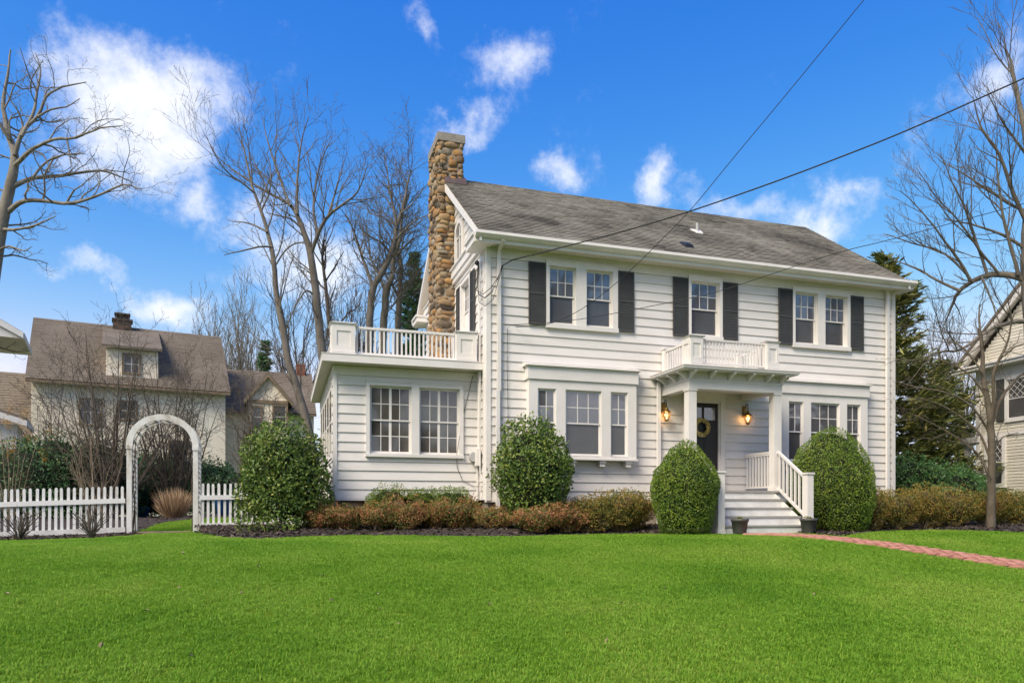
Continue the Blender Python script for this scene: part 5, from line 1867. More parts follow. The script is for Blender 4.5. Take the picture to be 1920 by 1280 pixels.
hx.box(m, 0, .95, -.7, 2.3, 6.0, 6.02); hx.box(m, -6, 0, -.7, 0, 6.0, 6.02)
m.build('soffit', M['soffit'], lh)
m = MB()
hx.box(m, -.12, .02, -.02, .14, -.3, 6.0)
m.build('corner_board', M['trim'], lh)
m = MB()
hx.prism_v(m, [(1.15, 3.2), (1.15, 3.3), (-1.2, 4.05), (-1.2, 3.95)], -2.2, 0)
lt = m.build('lower_roof', M['nroof'], lh)
m = MB()
hx.prism_v(m, [(1.18, 3.02), (1.18, 3.2), (-1.2, 3.95), (-1.2, 3.77)], -2.25, -2.2)
hx.box(m, 1.15, 1.2, -2.2, 0, 3.02, 3.2)
m.build('lower_fascia', M['trim'], lh)
m = MB()
hx.box(m, -1.2, .9, -1.9, 0, -.3, 3.1)
m.build('lower_wall', M['siding'], lh)

# taupe clapboard house on the right: wall running in depth, gable above
tx = XF((23.62, 19.84), R(6) - R(90))       # u runs towards the viewer, v away from our house (to the right)
th_ = thing('taupe_house', tx.p(3, 3, 0), 'taupe clapboard house with white trim at the right picture edge', 'house')
TZ = 5.35
m = MB()
def tbox(mb, u0, u1, v0, v1, z0, z1):
    return tx.box(mb, u0, u1, -v1, -v0, z0, z1)
# here positive w = towards the right, i.e. into the building
tbox(m, 0, 8, -8, -.03, -.3, TZ)
m = MB()
class TF:
    def p(s, u, w, z):
        q = Vector((23.62, 19.84)) + Vector((-math.sin(R(6)), -math.cos(R(6)))) * u + Vector((math.cos(R(6)), -math.sin(R(6)))) * w
        return (q.x, q.y, z)
    ang = -R(6)
    def box(s, mb, u0, u1, w0, w1, z0, z1):
        return mb.hexa([s.p(*q) for q in [(u0, w0, z0), (u1, w0, z0), (u1, w1, z0), (u0, w1, z0), (u0, w0, z1), (u1, w0, z1), (u1, w1, z1), (u0, w1, z1)]])
    def prism_w(s, mb, poly, a, b):
        k, n = len(mb.v), len(poly)
        for c in (a, b):
            mb.v += [s.p(u, c, z) for u, z in poly]
        mb.f += [tuple(range(k, k + n)), tuple(range(k + n, k + 2 * n))[::-1]]
        mb.f += [(k + i, k + n + i, k + n + (i + 1) % n, k + (i + 1) % n) for i in range(n)]
        return mb
T = TF()
TL = 6.4
m = MB()
T.box(m, .03, TL, .03, 9, -.3, TZ)
T.prism_w(m, [(-.30, TZ + .165), (TL + .30, TZ + .165), (TL / 2, TZ + 3.44)], .03, 9)
tw = m.build('wall', M['taupe'], th_)
rz = .62
zb = .62
while zb < TZ + 3.1:
    lo, hi = .0, TL
    if zb > TZ:
        lo = -.30 + (zb - TZ - .10) / .936
        hi = TL - lo
    if not (TZ - .35 < zb < TZ + .1):
        b = MB()
        pv = .02
        q = [(lo, -pv, zb), (hi, -pv, zb), (hi, .03, zb), (lo, .03, zb), (lo, -.004, zb + .104), (hi, -.004, zb + .104), (hi, .03, zb + .104), (lo, .03, zb + .104)]
        b.hexa([T.p(*a) for a in q])
        b.build('siding_board', M['taupe'], tw)
    zb += .104
m = MB()
T.box(m, -.08, .10, -.05, .12, -.2, TZ - .3)
T.box(m, -.08, TL, -.06, .03, TZ - .42, TZ)
T.box(m, -.08, TL, -.05, .03, 2.98, 3.1)
T.box(m, -.08, TL, -.06, .03, .45, .62)
m.build('trim_boards', M['trim'], th_)
m = MB()
T.box(m, -.75, TL + .6, -.45, .0, TZ, TZ + .10)
T.box(m, -.80, TL + .6, -.5, .0, TZ + .10, TZ + .16)
m.build('cornice', M['trim'], th_)
m = MB()
T.prism_w(m, [(-.55, TZ + .16), (-.55, TZ + .36), (TL / 2, TZ + 3.55), (TL / 2, TZ + 3.28)], -.30, -.24)
T.prism_w(m, [(TL + .6, TZ + .16), (TL + .6, TZ + .36), (TL / 2, TZ + 3.55), (TL / 2, TZ + 3.28)], -.30, -.24)
m.build('rake_board', M['trim'], th_)
m = MB()
T.prism_w(m, [(-.60, TZ + .30), (-.60, TZ + .42), (TL / 2, TZ + 3.66), (TL / 2, TZ + 3.52)], -.34, 9)
T.prism_w(m, [(TL + .63, TZ + .30), (TL + .63, TZ + .42), (TL / 2, TZ + 3.66), (TL / 2, TZ + 3.52)], -.34, 9)
m.build('roof', M['nroof'], th_)
m = MB()
T.prism_w(m, [(-.5, TZ + .30), (-.5, TZ + .33), (TL / 2, TZ + 3.50), (TL / 2, TZ + 3.46)], -.24, .02)
m.build('rake_soffit', M['trim'], th_)
class TW:      # adapter so far_window can be used on the taupe wall
    def __init__(s, t): s.t = t
    def box(s, mb, u0, u1, v0, v1, z0, z1): return s.t.box(mb, u0, u1, v0, v1, z0, z1)
for u0, u1, z0, z1 in ((.42, 1.02, 1.35, 2.85), (1.25, 1.95, 3.55, 4.85), (2.6, 3.2, 1.35, 2.85)):
    w_ = far_window(TW(T), th_, u0, u1, -.02, z0, z1, 'trim', 1, 2, .13, .05)
    dm_ = MB()
    zm = (z0 + z1) / 2
    nn = 3
    for i in range(-nn, nn + 1):
        for sgn in (1, -1):
            # diagonal lattice of the upper sash
            pts = []
            for k in range(13):
                zz_ = zm + .03 + (z1 - zm - .05) * k / 12
                uu = u0 + (u1 - u0) * (.5 + i / nn + sgn * (k / 12 - .5) * .9)
                if u0 + .01 <= uu <= u1 - .01: pts.append((uu, zz_))
            if len(pts) > 1:
                a, b = pts[0], pts[-1]
                dm_.bar(T.p(a[0], -.04, a[1]), T.p(b[0], -.04, b[1]), .010, .008, (1, 0, 0))
    dm_.build('diamond_muntins', M['trim'], w_)
m = MB()
T.box(m, .80, 1.13, -.075, -.03, 3.5, 4.9)
m.build('shutter', M['shutter'], th_)
# small porch post and rail behind its corner
m = MB()
T.box(m, -.75, -.62, .1, .23, .2, 3.0); T.box(m, -1.4, .1, -.1, .8, 2.85, 3.05)
m.build('porch_post', M['trim'], th_)
pr_ = MB()
T.box(pr_, -2.6, -.6, .12, .18, 1.25, 1.32)
pr_ = pr_.build('porch_rail', M['ntrim'], th_)
for i in range(9):
    q = MB()
    T.box(q, -2.5 + i * .22, -2.46 + i * .22, .13, .17, .3, 1.25)
    q.build('baluster', M['ntrim'], pr_)

# ------------------------------------------------------------------ trees
# great pale tree at the left edge
LT = [[(-60, 990, .30, 0), (-48, 800, .26, 0), (-28, 620, .235, 0), (-8, 480, .20, 0), (10, 388, .175, 0), (21, 341, .155, 0), (28, 290, .12, .1), (16, 255, .09, .2), (10, 224, .075, .3), (6, 191, .06, .4), (14, 144, .042, .5), (20, 93, .02, .6)],
      [(17, 396, .085), (47, 376, .07), (94, 378, .058), (131, 381, .05), (178, 369, .04), (230, 347, .028), (266, 356, .012)],
      [(24, 350, .085), (61, 334, .065), (117, 329, .052), (187, 320, .036), (225, 332, .024), (250, 343, .012)],
      [(28, 310, .075), (61, 280, .06), (100, 262, .048), (140, 258, .038), (190, 240, .025), (230, 236, .012)],
      [(28, 292, .08), (42, 247, .065), (70, 219, .052), (87, 182, .042), (117, 163, .03), (162, 154, .014)],
      [(40, 256, .06), (61, 215, .05), (70, 172, .04), (76, 130, .026), (66, 100, .013)],
      [(18, 262, .06), (-10, 215, .05), (-30, 160, .03)],
      [(4, 430, .06), (28, 430, .045), (70, 421, .03), (105, 405, .014)],
      [(-6, 470, .05), (18, 462, .035), (45, 470, .02), (60, 462, .01)],
      [(70, 219, .04), (95, 205, .032), (125, 200, .022), (150, 185, .012)],
      [(61, 334, .045), (85, 305, .035), (120, 290, .026), (160, 288, .013)]]
bare_tree('bare_tree', px_limbs(LT, 24, .45, 2), 'pale-barked bare tree with long crooked limbs at the left edge', None, 'bark_grey', 5, 4,
          dict(wig=.30, ang=(30, 75), trop=.05, up=.15, dens=[2.0, 3.2, 4.5, 4], maxc=[11, 7, 4, 3], cap=[1.6, .9, .5, .3], rcap=[.035, .018, .010, .007], rmin=.0045))
# leaning tree and forked tree behind the sunroom
T1 = [[(606, 985, .20, 0), (590, 860, .17, 0), (573, 783, .155, 0), (562, 743, .145, 0), (550, 706, .14, 0), (540, 674, .135, 0), (533, 631, .125, 0), (527, 597, .12, 0), (518, 547, .10, 0), (513, 491, .09, 0), (504, 444, .075, .1), (487, 388, .055, .2), (473, 350, .045, .3), (462, 300, .03, .4), (452, 262, .015, .5)],
      [(511, 463, .04), (490, 462, .034), (469, 467, .028), (440, 473, .02), (420, 478, .012)],
      [(501, 435, .038), (473, 421, .03), (450, 416, .02), (432, 414, .012)],
      [(515, 500, .035), (535, 470, .03), (556, 455, .022), (575, 456, .012)],
      [(478, 362, .035), (450, 340, .03), (422, 318, .024), (400, 285, .016), (388, 257, .008)],
      [(490, 395, .035), (505, 360, .028), (508, 320, .02), (500, 285, .01)]]
bare_tree('bare_tree', px_limbs(T1, 27, .35, 3), 'slender bare tree leaning left above the cottage roof', 'tall bare trees behind the house', 'bark_mid', 11, 3,
          dict(cap=[2.2, 1.3, .7, .4], dens=[2.0, 3.4, 4.2, 4], maxc=[14, 9, 6, 4], rcap=[.03, .016, .010, .007], rmin=.0055, wig=.10))
T2 = [[(622, 985, .24, 0), (616, 800, .21, 0), (608, 690, .19, 0), (602, 640, .18, 0), (595, 575, .165, 0), (590, 530, .155, 0), (583, 482, .14, 0), (574, 448, .12, 0), (560, 410, .095, .1), (548, 388, .08, .2), (530, 375, .06, .3), (506, 363, .05, .4), (469, 341, .038, .5), (430, 313, .026, .6), (405, 290, .018, .6), (384, 252, .008, .7)],
      [(558, 402, .06), (557, 341, .048), (563, 280, .034), (571, 243, .02), (580, 218, .008)],
      [(545, 386, .055), (525, 335, .042), (508, 285, .03), (497, 245, .018), (491, 215, .008)],
      [(584, 474, .085), (600, 430, .07), (618, 403, .06), (640, 386, .046), (670, 360, .032), (684, 325, .018), (690, 305, .008)],
      [(596, 440, .06), (588, 395, .05), (592, 345, .038), (603, 300, .026), (622, 258, .012)],
      [(567, 430, .05), (545, 410, .036), (520, 404, .024), (498, 398, .012)],
      [(612, 412, .045), (628, 365, .035), (640, 320, .022), (652, 285, .01)],
      [(592, 555, .05), (575, 545, .04), (562, 560, .028), (552, 580, .014)],
      [(506, 365, .035), (490, 330, .028), (470, 290, .018), (455, 255, .009)]]
bare_tree('bare_tree', px_limbs(T2, 30, .4, 4), 'tallest forked bare tree rising behind the sunroom railing post', 'tall bare trees behind the house', 'bark_mid', 12, 3,
          dict(cap=[2.4, 1.4, .8, .4], dens=[2.1, 3.4, 4.2, 4], maxc=[15, 9, 6, 4], rcap=[.03, .017, .010, .007], rmin=.006, wig=.10))
T3 = [[(640, 985, .12, 0), (625, 700, .10, 0), (613, 560, .08, 0), (606, 500, .06, 0), (604, 470, .04, 0), (610, 430, .02, 0)], [(609, 530, .04), (628, 500, .03), (645, 470, .015)], [(606, 500, .035), (590, 475, .025), (580, 450, .01)]]
bare_tree('bare_tree', px_limbs(T3, 33, .3, 6), 'thin bare sapling just right of the forked tree', 'tall bare trees behind the house', 'bark_dark', 13, 3, dict(cap=[2.0, 1.0, .5, .3]))
KO = dict(wig=.24, ang=(30, 70), cap=[2.6, 1.4, .8, .4], dens=[2.6, 4.2, 4.8, 4], maxc=[18, 11, 7, 4], rcap=[.032, .016, .010, .007], rmin=.006)
K1 = [[(693, 985, .19, 0), (693, 640, .17, 0), (695, 580, .16, 0), (700, 540, .15, 0), (712, 518, .14, 0), (722, 500, .13, 0), (733, 475, .13, 0), (741, 450, .12, .1), (744, 425, .10, .2), (752, 400, .075, .2), (760, 370, .055, .2), (764, 345, .04, .2), (770, 320, .02, .2)],
      [(699, 537, .09), (686, 500, .07), (672, 460, .055), (662, 430, .04), (648, 400, .02)], [(744, 430, .06), (738, 390, .048), (730, 355, .036), (726, 320, .024), (722, 290, .012)],
      [(733, 475, .05), (715, 455, .04), (690, 440, .03), (670, 420, .015)], [(741, 450, .05), (765, 425, .04), (785, 410, .028), (800, 405, .015)], [(752, 400, .045), (775, 380, .032), (795, 350, .016)], [(730, 355, .03), (712, 340, .022), (700, 320, .012)]]
bare_tree('bare_tree', px_limbs(K1, 33, .5, 7), 'crooked bare tree leaning right towards the stone chimney', 'tall bare trees behind the house', 'bark_mid', 14, 3, KO)
K2 = [[(715, 985, .20, 0), (718, 640, .18, 0), (722, 580, .17, 0), (724, 545, .16, 0), (735, 520, .12, 0), (738, 480, .10, 0), (750, 450, .075, 0), (755, 400, .05, 0), (768, 360, .025, 0)],
      [(722, 545, .08), (708, 510, .06), (694, 480, .045), (690, 440, .03), (680, 405, .015)], [(738, 485, .05), (760, 462, .038), (780, 445, .025), (798, 440, .012)]]
bare_tree('bare_tree', px_limbs(K2, 34.5, .5, 8), 'bare tree behind the middle of the sunroom railing', 'tall bare trees behind the house', 'bark_mid', 15, 3, KO)
K3 = [[(744, 985, .19, 0), (746, 640, .17, 0), (748, 580, .155, 0), (750, 540, .13, 0), (752, 500, .10, 0), (746, 460, .07, 0), (752, 430, .04, 0)],
      [(749, 560, .08), (736, 535, .06), (722, 515, .045), (700, 500, .03), (680, 480, .015)], [(750, 550, .07), (768, 530, .055), (785, 510, .04), (800, 490, .02)]]
bare_tree('bare_tree', px_limbs(K3, 36, .5, 9), 'stout bare trunk close to the stone chimney', 'tall bare trees behind the house', 'bark_mid', 16, 3, KO)

def fan_tree(name, px_, base_y, d, top_y, spread, stems, label, group=None, bark='bark_dark', seed=1, r0=.05, levels=3, opt=None, cat='tree', trunk_f=.0, thick=1.0):
    """many stems fanning out of one base (multi-stem shrubs and vase-shaped trees)"""
    r = np.random.default_rng(seed)
    b = at_d(px_, base_y, d)
    b.z = g1(b.x, b.y)
    H = (PPY - top_y) / FOC * d + CAMZ - b.z
    W = spread / FOC * d
    limbs = []
    zf = b.z + H * trunk_f
    if trunk_f:
        limbs.append([(b.x, b.y, b.z - .1, r0 * 1.5), (b.x, b.y, b.z + H * trunk_f * .5, r0 * 1.25), (b.x + .01, b.y, zf, r0 * 1.15)])
    for i in range(stems):
        a = r.uniform(0, 6.28)
        e = math.sqrt((i + .5) / stems)
        hh = (H - H * trunk_f) * (1.0 - .35 * e * e) * r.uniform(.8, 1.05)
        dx, dy = math.cos(a) * W * e, math.sin(a) * W * e * .8
        n = 6
        l = []
        for k in range(n + 1):
            f = k / n
            sw = f ** 1.35 if trunk_f else f ** .85
            l.append((b.x + dx * sw + r.normal(0, .012 * H * f * .5), b.y + dy * sw + r.normal(0, .012 * H * f * .5), zf - (.1 if not trunk_f else .02) + hh * f, max(r0 * (1 - .88 * f) * r.uniform(.8, 1.0), .006)))
        limbs.append(l)
    bare_tree(name, limbs, label, group, bark, seed, levels, opt, cat, base=(b.x, b.y, b.z), jit=.0)

SH = dict(cap=[1.2, .8, .5, .3], rcap=[.018, .010, .007, .005], dens=[3.2, 4.0, 4.5, 4], maxc=[11, 7, 5, 3], wig=.22, ang=(25, 65), trop=.05, up=.2, rmin=.0045)
fan_tree('bare_shrub_tree', 205, 905, 21.5, 600, 150, 20, 'dark multi-stemmed bare shrub in front of the stucco house dormer', 'bare shrub trees behind the fence', 'bark', 31, .055, 3, SH)
fan_tree('bare_shrub_tree', 322, 905, 23, 640, 110, 18, 'bare shrub tree seen through and above the garden arch', 'bare shrub trees behind the fence', 'bark', 32, .048, 3, SH)
fan_tree('bare_shrub_tree', 478, 920, 22, 680, 68, 13, 'narrow bare shrub in front of the gabled cottage', 'bare shrub trees behind the fence', 'bark', 33, .04, 3, SH)
fan_tree('bare_shrub_tree', 90, 905, 24, 690, 110, 9, 'low sprawling bare shrub between the white corner house and stucco house', 'bare shrub trees behind the fence', 'bark_dark', 34, .04, 3, SH)
fan_tree('tan_twig_bush', 178, 925, 18.9, 800, 62, 9, 'tan twiggy bush standing just behind the long picket fence', None, 'twig_tan', 35, .016, 3, dict(SH, cap=[.7, .45, .3, .2], rcap=[.008, .006, .004, .004], rmin=.003), 'shrub')
fan_tree('tan_twig_bush', 20, 925, 19.2, 775, 55, 12, 'tan arching shrub with orange buds at the left end of the fence', None, 'twig_tan', 36, .014, 2, dict(SH, cap=[.6, .4, .3, .2], rcap=[.007, .005, .004, .004], rmin=.003), 'shrub')
# orange buds of the forsythia-like shrub belong to it
fo = bpy.data.objects['tan_twig_bush.001']
r = np.random.default_rng(5)
n = 500
c = at_d(18, 800, 19.2)
P = np.stack([c.x + r.normal(0, .42, n), c.y + r.normal(0, .3, n), c.z + r.normal(-.15, .42, n)], -1)
cl_ = r.integers(0, 26, n)
cc = np.stack([c.x + r.normal(0, .42, 26), c.y + r.normal(0, .3, 26), c.z + r.normal(-.1, .38, 26)], -1)
P = cc[cl_] + r.normal(0, .045, (n, 3)) * np.array([1, 1, 1.8])
V, F = leaf_quads(P, r.normal(0, 1, (n, 3)), r.normal(0, 1, (n, 3)), r.uniform(.03, .06, n), .5)
node('buds', np_mesh('buds', V, F, M['forsythia'], r.uniform(0, 1, n)), fo)
# dead canes in front of the fence
for px_, py_, nm_, sd in ((34, 1014, 'spray of dry brown canes at the left end of the fence', 41), (168, 1011, 'spray of dry brown canes in front of the fence middle', 42)):
    b = hit(px_, py_)
    th = thing('dry_canes', tuple(b), nm_, 'shrub', 'dry canes in front of the fence')
    r = np.random.default_rng(sd)
    br = Branches()
    for k in range(28):
        a, e, h = r.uniform(0, 6.28), r.uniform(.05, .45), r.uniform(.25, .62)
        pts = [(b.x + r.normal(0, .03), b.y + r.normal(0, .03) + .1, b.z - .02)]
        for s_ in (.33, .66, 1.0):
            pts.append((b.x + math.cos(a) * e * s_ ** 1.2 + r.normal(0, .015), b.y + .1 + math.sin(a) * e * .7 * s_, b.z + h * s_ ** .85))
        br.add(np.array(pts), np.linspace(.010, .005, 4), 4)
        sprout(br, np.array(pts), np.linspace(.006, .003, 4), 2, 3, r, dict(OPT, rmin=.0045, cap=[1, .4, .22, .2], dens=[1, 2, 5, 4]))
    br.build('canes', 'bark', th)

# dried ornamental grass behind the arch
og = thing('ornamental_grass', tuple(at_d(326, 968, 21.5)), 'clump of dried straw ornamental grass seen through the garden arch', 'grass clump')
b = at_d(326, 966, 21.0)
b.z = g1(b.x, b.y)
r = np.random.default_rng(44)
n = 620
a, e, h = r.uniform(0, 6.28, n), np.sqrt(r.uniform(0, 1, n)) * .62, r.uniform(.45, .95, n)
base = np.stack([b.x + np.cos(a) * e * .3, b.y + np.sin(a) * e * .3, np.full(n, b.z)], -1)
tip = np.stack([b.x + np.cos(a) * e + r.normal(0, .08, n), b.y + np.sin(a) * e + r.normal(0, .08, n), b.z + h * (1.1 - .35 * e)], -1)
V, F = leaf_quads((base + tip) / 2, tip - base, r.normal(0, 1, (n, 3)), np.linalg.norm(tip - base, axis=1), .028, .03)
node('blades', np_mesh('blades', V, F, M['straw'], r.uniform(0, 1, n)), og)

# distant winter trees
DO = dict(cap=[5, 2.6, 1.5, .8], rcap=[.07, .04, .026, .02], dens=[.8, 1.3, 1.8, 2], maxc=[9, 6, 4, 3], wig=.14, ang=(18, 42), trop=.12, up=.35, rmin=.014)
fan_tree('distant_tree', 384, 960, 68, 578, 42, 10, 'smaller far bare tree above the right end of the stucco roof', 'far winter trees on the skyline', 'bark_grey', 51, .13, 3, DO, trunk_f=.25)
fan_tree('distant_tree', 452, 960, 66, 566, 58, 13, 'vase-shaped far bare tree between the stucco roof and the leaning tree', 'far winter trees on the skyline', 'bark_grey', 52, .16, 3, DO, trunk_f=.25)
fan_tree('distant_tree', 560, 960, 58, 560, 70, 9, 'far bare tree behind the two tall trunks', 'far winter trees on the skyline', 'bark_dark', 53, .13, 3, DO, trunk_f=.3)
fan_tree('distant_tree', 655, 960, 50, 520, 75, 11, 'far bare tree left of the crooked tree behind the railing', 'far winter trees on the skyline', 'bark_dark', 54, .13, 3, DO, trunk_f=.3)
fan_tree('distant_tree', 1735, 960, 42, 600, 80, 12, 'pinkish bare tree behind the conifer and taupe house eave', 'far winter trees on the skyline', 'bark', 55, .09, 3, dict(DO, rmin=.010, rcap=[.05, .03, .02, .014]), trunk_f=.2)
fan_tree('distant_tree', 1810, 960, 46, 610, 70, 10, 'bare tree hidden behind the roof of the taupe house', 'far winter trees on the skyline', 'bark', 56, .09, 3, dict(DO, rmin=.010, rcap=[.05, .03, .02, .014]), trunk_f=.2)

# big bare tree on the right, its trunk beyond the picture edge
RT = [[(1946, 985, .26, 0), (1944, 760, .23, 0), (1936, 600, .21, 0), (1930, 520, .19, 0), (1928, 440, .16, 0), (1934, 350, .12, 0), (1926, 270, .085, 0), (1910, 190, .055, 0), (1899, 130, .032, 0), (1886, 92, .014, 0)],
      [(1928, 526, .10), (1894, 516, .085), (1859, 515, .075), (1824, 527, .062), (1796, 549, .05), (1785, 575, .03), (1770, 610, .014)],
      [(1851, 514, .045), (1831, 454, .036), (1812, 396, .028), (1785, 341, .018), (1763, 288, .008)],
      [(1820, 527, .045), (1800, 490, .038), (1773, 455, .03), (1742, 413, .02), (1706, 374, .012), (1686, 357, .007)],
      [(1909, 515, .05), (1890, 443, .042), (1878, 392, .034), (1870, 314, .02), (1866, 260, .009)],
      [(1932, 430, .06), (1900, 365, .05), (1874, 290, .038), (1840, 240, .024), (1824, 180, .010)],
      [(1930, 400, .045), (1890, 380, .036), (1843, 350, .026), (1800, 322, .016), (1760, 300, .008)],
      [(1874, 516, .04), (1835, 466, .032), (1796, 412, .024), (1757, 372, .015), (1718, 314, .007)],
      [(1800, 545, .04), (1757, 525, .03), (1718, 503, .02), (1671, 487, .010)],
      [(1824, 529, .036), (1773, 476, .026), (1710, 456, .017), (1656, 438, .008)],
      [(1936, 600, .07), (1890, 606, .055), (1850, 622, .045), (1803, 654, .034), (1760, 660, .022), (1735, 670, .010)],
      [(1930, 470, .05), (1880, 440, .035), (1820, 420, .022), (1770, 410, .010)],
      [(1932, 300, .04), (1905, 265, .03), (1875, 220, .02), (1850, 170, .009)],
      [(1840, 519, .03), (1862, 570, .022), (1880, 620, .012)]]
bare_tree('bare_tree', px_limbs(RT, 19, .25, 12), 'big spreading bare tree overhanging the taupe house on the right', None, 'bark_mid', 61, 3,
          dict(cap=[1.9, 1.0, .6, .3], dens=[2.6, 4.2, 5, 4], maxc=[16, 9, 5, 3], rcap=[.020, .010, .006, .005], wig=.09, ang=(22, 50), rmin=.0042))
M['dogwood'] = pmat('dogwood_bark', [(.25, (.060, .048, .033)), (.5, (.105, .085, .060)), (.75, (.18, .145, .105))], 6, .9, .5, 40, (1, 1, .5))
# small dogwood by the lawn
DW = [[(1858, 987, .105, 0), (1858, 930, .085, 0), (1859, 860, .08, 0), (1858, 800, .075, 0), (1852, 752, .06, 0), (1843, 700, .05, .1), (1842, 655, .04, .2), (1836, 610, .025, .3), (1838, 570, .012, .4)],
      [(1858, 800, .055), (1864, 750, .045), (1862, 705, .04), (1874, 672, .032), (1890, 640, .024), (1896, 600, .016), (1888, 560, .008)],
      [(1861, 790, .05), (1876, 750, .04), (1900, 715, .03), (1925, 695, .018), (1950, 690, .008)],
      [(1857, 905, .035), (1846, 870, .03), (1820, 838, .025), (1780, 812, .02), (1740, 790, .015), (1690, 768, .007)],
      [(1857, 860, .032), (1838, 815, .028), (1800, 780, .022), (1755, 755, .016), (1700, 742, .007)],
      [(1856, 815, .03), (1825, 765, .026), (1780, 738, .02), (1730, 728, .014), (1680, 715, .007)],
      [(1850, 745, .028), (1820, 705, .022), (1780, 680, .016), (1730, 668, .007)],
      [(1843, 700, .025), (1815, 660, .018), (1785, 640, .012), (1750, 630, .006)],
      [(1876, 672, .02), (1905, 650, .015), (1930, 640, .008)],
      [(1856, 850, .02), (1880, 820, .016), (1910, 810, .008)]]
bare_tree('dogwood_tree', px_limbs(DW, 16.8, .28, 14), 'small bare dogwood with layered tan twigs beside the driveway', None, 'dogwood', 62, 3,
          dict(cap=[.8, .45, .28, .2], dens=[3.4, 4.5, 5, 4], maxc=[12, 6, 4, 3], rcap=[.012, .007, .005, .004], wig=.24, ang=(30, 70), up=.25, rmin=.0032), sprout_trunk=True)
# street trees on the photographer's side, mirrored in the window panes
for i, (x, y, nm_) in enumerate([(24, -13, 'tall bare tree mirrored in the upper right window panes'), (15, -17, 'tall bare tree mirrored in the upper left window panes'), (6.5, -20, 'bare tree mirrored in the sunroom panes'), (37, -12, 'bare tree mirrored in the right bay panes')]):
    r = np.random.default_rng(70 + i)
    limbs = [[(x, y, g1(x, y) - .1, .3), (x + .1, y, 2.5, .27), (x, y + .1, 5, .24)]]
    for k in range(14):
        a, e, h = k * .7 + r.uniform(0, .5), r.uniform(2.2, 6.5), r.uniform(8, 18)
        limbs.append([(x + math.cos(a) * e * f, y + math.sin(a) * e * f, 3.6 + h * f ** .8, .2 * (1 - .8 * f)) for f in (0, .25, .5, .75, 1)])
    bare_tree('street_tree', limbs, nm_, 'street trees mirrored in the windows', 'bark_dark', 80 + i, 2, dict(cap=[3, 1.5, 1, 1], rcap=[.09, .05, .03, .02], rmin=.025, dens=[1.4, 1.8, 2, 2]))

# wooded far side of the street, reflected low in the panes
rw = np.random.default_rng(77)
n = 9000
aw_ = rw.uniform(R(100), R(250), n)
rd_ = rw.uniform(46, 62, n)
hw_ = rw.uniform(0, 1, n) ** 1.2 * (7 + 3.0 * np.sin(aw_ * 9) + 1.5 * np.sin(aw_ * 23))
P = np.stack([8 + np.sin(aw_) * rd_, np.cos(aw_) * rd_, hw_ - 1.2], -1)
V, F = leaf_quads(P, rw.normal(0, 1, (n, 3)), rw.normal(0, 1, (n, 3)), rw.uniform(1.2, 2.6, n), .6)
tag(node('far_wood', np_mesh('far_wood', V, F, M['bark_dark'], None), None), 'dark mass of far winter woods mirrored low in the window panes', 'woods', kind='stuff')

# ------------------------------------------------------------------ conifers
def conifer(name, x, y, h, rad, label, seed, mat='spruce', whorl=.34, nb=7, sz=.30, dens=9, droop=.25, z_from=.25):
    r = np.random.default_rng(seed)
    z0 = g1(x, y)
    th = thing(name, (x, y, z0), label, 'tree')
    br = Branches()
    br.add(np.array([(x, y, z0 - .1), (x, y, z0 + h * .5), (x, y, z0 + h)]), [.22, .12, .012], 8)
    P, A = [], []
    z = z_from
    while z < h - .1:
        f = 1 - z / h
        R_b = rad * (f ** .8) * (.82 + .2 * math.sin(z * 1.7))
        for k in range(nb):
            a = r.uniform(0, 6.28)
            L = max(R_b * r.uniform(.7, 1.12), .15)
            n = 5
            tt = np.linspace(0, 1, n)
            pts = np.stack([x + np.cos(a) * L * tt, y + np.sin(a) * L * tt, z0 + z - droop * L * np.sin(tt * 2.2) + .32 * L * tt ** 2.2], -1)
            br.add(pts, np.linspace(.03 * f + .008, .004, n), 3)
            m = int(dens * L) + 5
            s = r.uniform(.15, 1, m) ** .8
            q = np.stack([np.interp(s, tt, pts[:, j]) for j in range(3)], -1)
            sd = np.stack([-np.sin(a) + 0 * s, np.cos(a) + 0 * s, 0 * s], -1)
            dirn = np.stack([np.cos(a) + 0 * s, np.sin(a) + 0 * s, .25 + 0 * s], -1)
            sg = r.choice([-1, 1], m)[:, None]
            ax = dirn * .7 + sd * sg * r.uniform(.1, .8, (m, 1)) + np.array([0, 0, 1]) * r.uniform(-.3, .35, (m, 1))
            P.append(q + ax * .09 + r.normal(0, .03, (m, 3)))
            A.append(ax)
        z += whorl * r.uniform(.75, 1.2)
    P, A = np.concatenate(P), np.concatenate(A)
    P = np.concatenate([P, P + r.normal(0, .07, P.shape), P + r.normal(0, .07, P.shape)])
    A = np.concatenate([A, A + r.normal(0, .25, A.shape), A + r.normal(0, .25, A.shape)])
    n = len(P)
    V, F = leaf_quads(P, A, r.normal(0, .6, (n, 3)) + np.array([0, 0, 1.]), sz * r.uniform(.6, 1.25, n), .20, .04)
    br.build('trunk', 'bark_dark', th)
    node('crown', np_mesh('crown', V, F, M[mat], np.clip(.45 + .25 * r.normal(0, 1, n), 0, 1)), th)
p = at_d(1657, 960, 27)
conifer('conifer', p.x, p.y, (PPY - 476) / FOC * 27 + .5, 4.7, 'tall olive green conifer behind the right corner of the white house', 91, whorl=.24, nb=10, dens=13, sz=.36)
p = at_d(1768, 960, 31)
conifer('conifer', p.x, p.y, (PPY - 668) / FOC * 31 + .5, 2.6, 'shorter dark conifer between the tall conifer and the taupe house', 92, whorl=.26, nb=9, dens=11, sz=.34)
p = at_d(776, 960, 41)
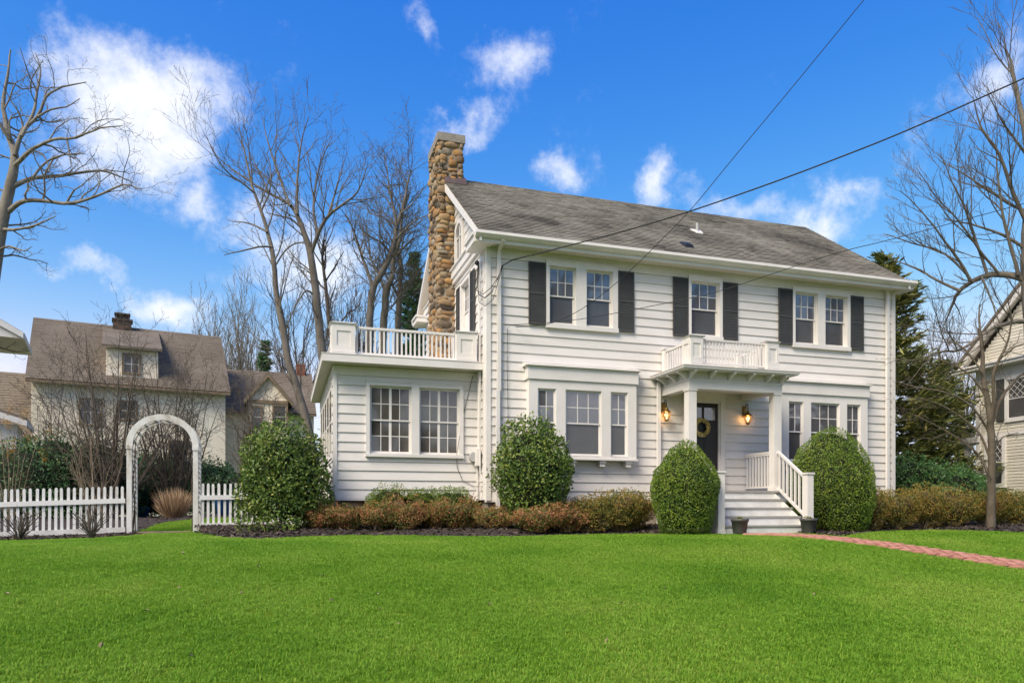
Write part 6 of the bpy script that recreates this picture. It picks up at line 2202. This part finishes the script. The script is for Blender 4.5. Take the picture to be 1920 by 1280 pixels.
conifer('conifer', p.x, p.y, (PPY - 470) / FOC * 41 + .5, 2.9, 'dark conifer behind the bare trunks left of the stone chimney', 93, whorl=.27, nb=9, dens=11, sz=.42, mat='hedge_leaf')
p = at_d(497, 960, 55)
conifer('conifer', p.x, p.y, (PPY - 640) / FOC * 55 + .5, 2.0, 'far small dark conifer above the cottage ridge', 94, whorl=.32, nb=8, dens=8, sz=.5, mat='hedge_leaf')

# blue plastic tubs half hidden behind the arch
for px_, py_, d_, w_, h_, nm_ in ((268, 950, 24, .42, .34, 'blue plastic tub behind the left post of the garden arch'), (417, 952, 22.5, .45, .55, 'blue plastic tub behind the short picket panel')):
    p = at_d(px_, 960, d_)
    z = g1(p.x, p.y)
    tb = thing('plastic_tub', (p.x, p.y, z), nm_, 'tub', 'blue tubs in the garden')
    MB().lathe([(w_ * .38, .02), (w_ * .5, h_ * .9), (w_ * .54, h_ * .92), (w_ * .54, h_), (w_ * .48, h_)], (p.x, p.y, z + .06), 16).build('body', M['blue'], tb, True)
    MB().lathe([(w_ * .44, h_ * .98), (w_ * .1, h_ + .02)], (p.x, p.y, z + .06), 16).build('lid', M['trim'], tb, True)
# a few dead leaves blown over the lawn
rl = np.random.default_rng(8)
k = 26
px_, py_ = rl.uniform(-20, 1940, k), 1280 - 262 * rl.uniform(0, 1, k) ** .6
Q = np.array([tuple(hit(a, b)) for a, b in zip(px_, py_)]) + np.array([0, 0, .028])
ok = np.ones(k, bool)
for b in BEDS + [PATH_POLY]:
    ok &= ~in_poly(Q[:, :2], b)
Q = Q[ok]
V, F = leaf_quads(Q, np.stack([rl.normal(0, 1, len(Q)), rl.normal(0, 1, len(Q)), rl.normal(0, .25, len(Q))], -1), rl.normal(0, .4, (len(Q), 3)) + np.array([0, 0, 1.]), rl.uniform(.03, .065, len(Q)), .6, .2)
tag(node('fallen_leaves', np_mesh('fallen_leaves', V, F, M['twig_tan'], rl.uniform(0, 1, len(Q))), None), 'few dry tan leaves scattered over the lawn', 'leaves', kind='stuff')
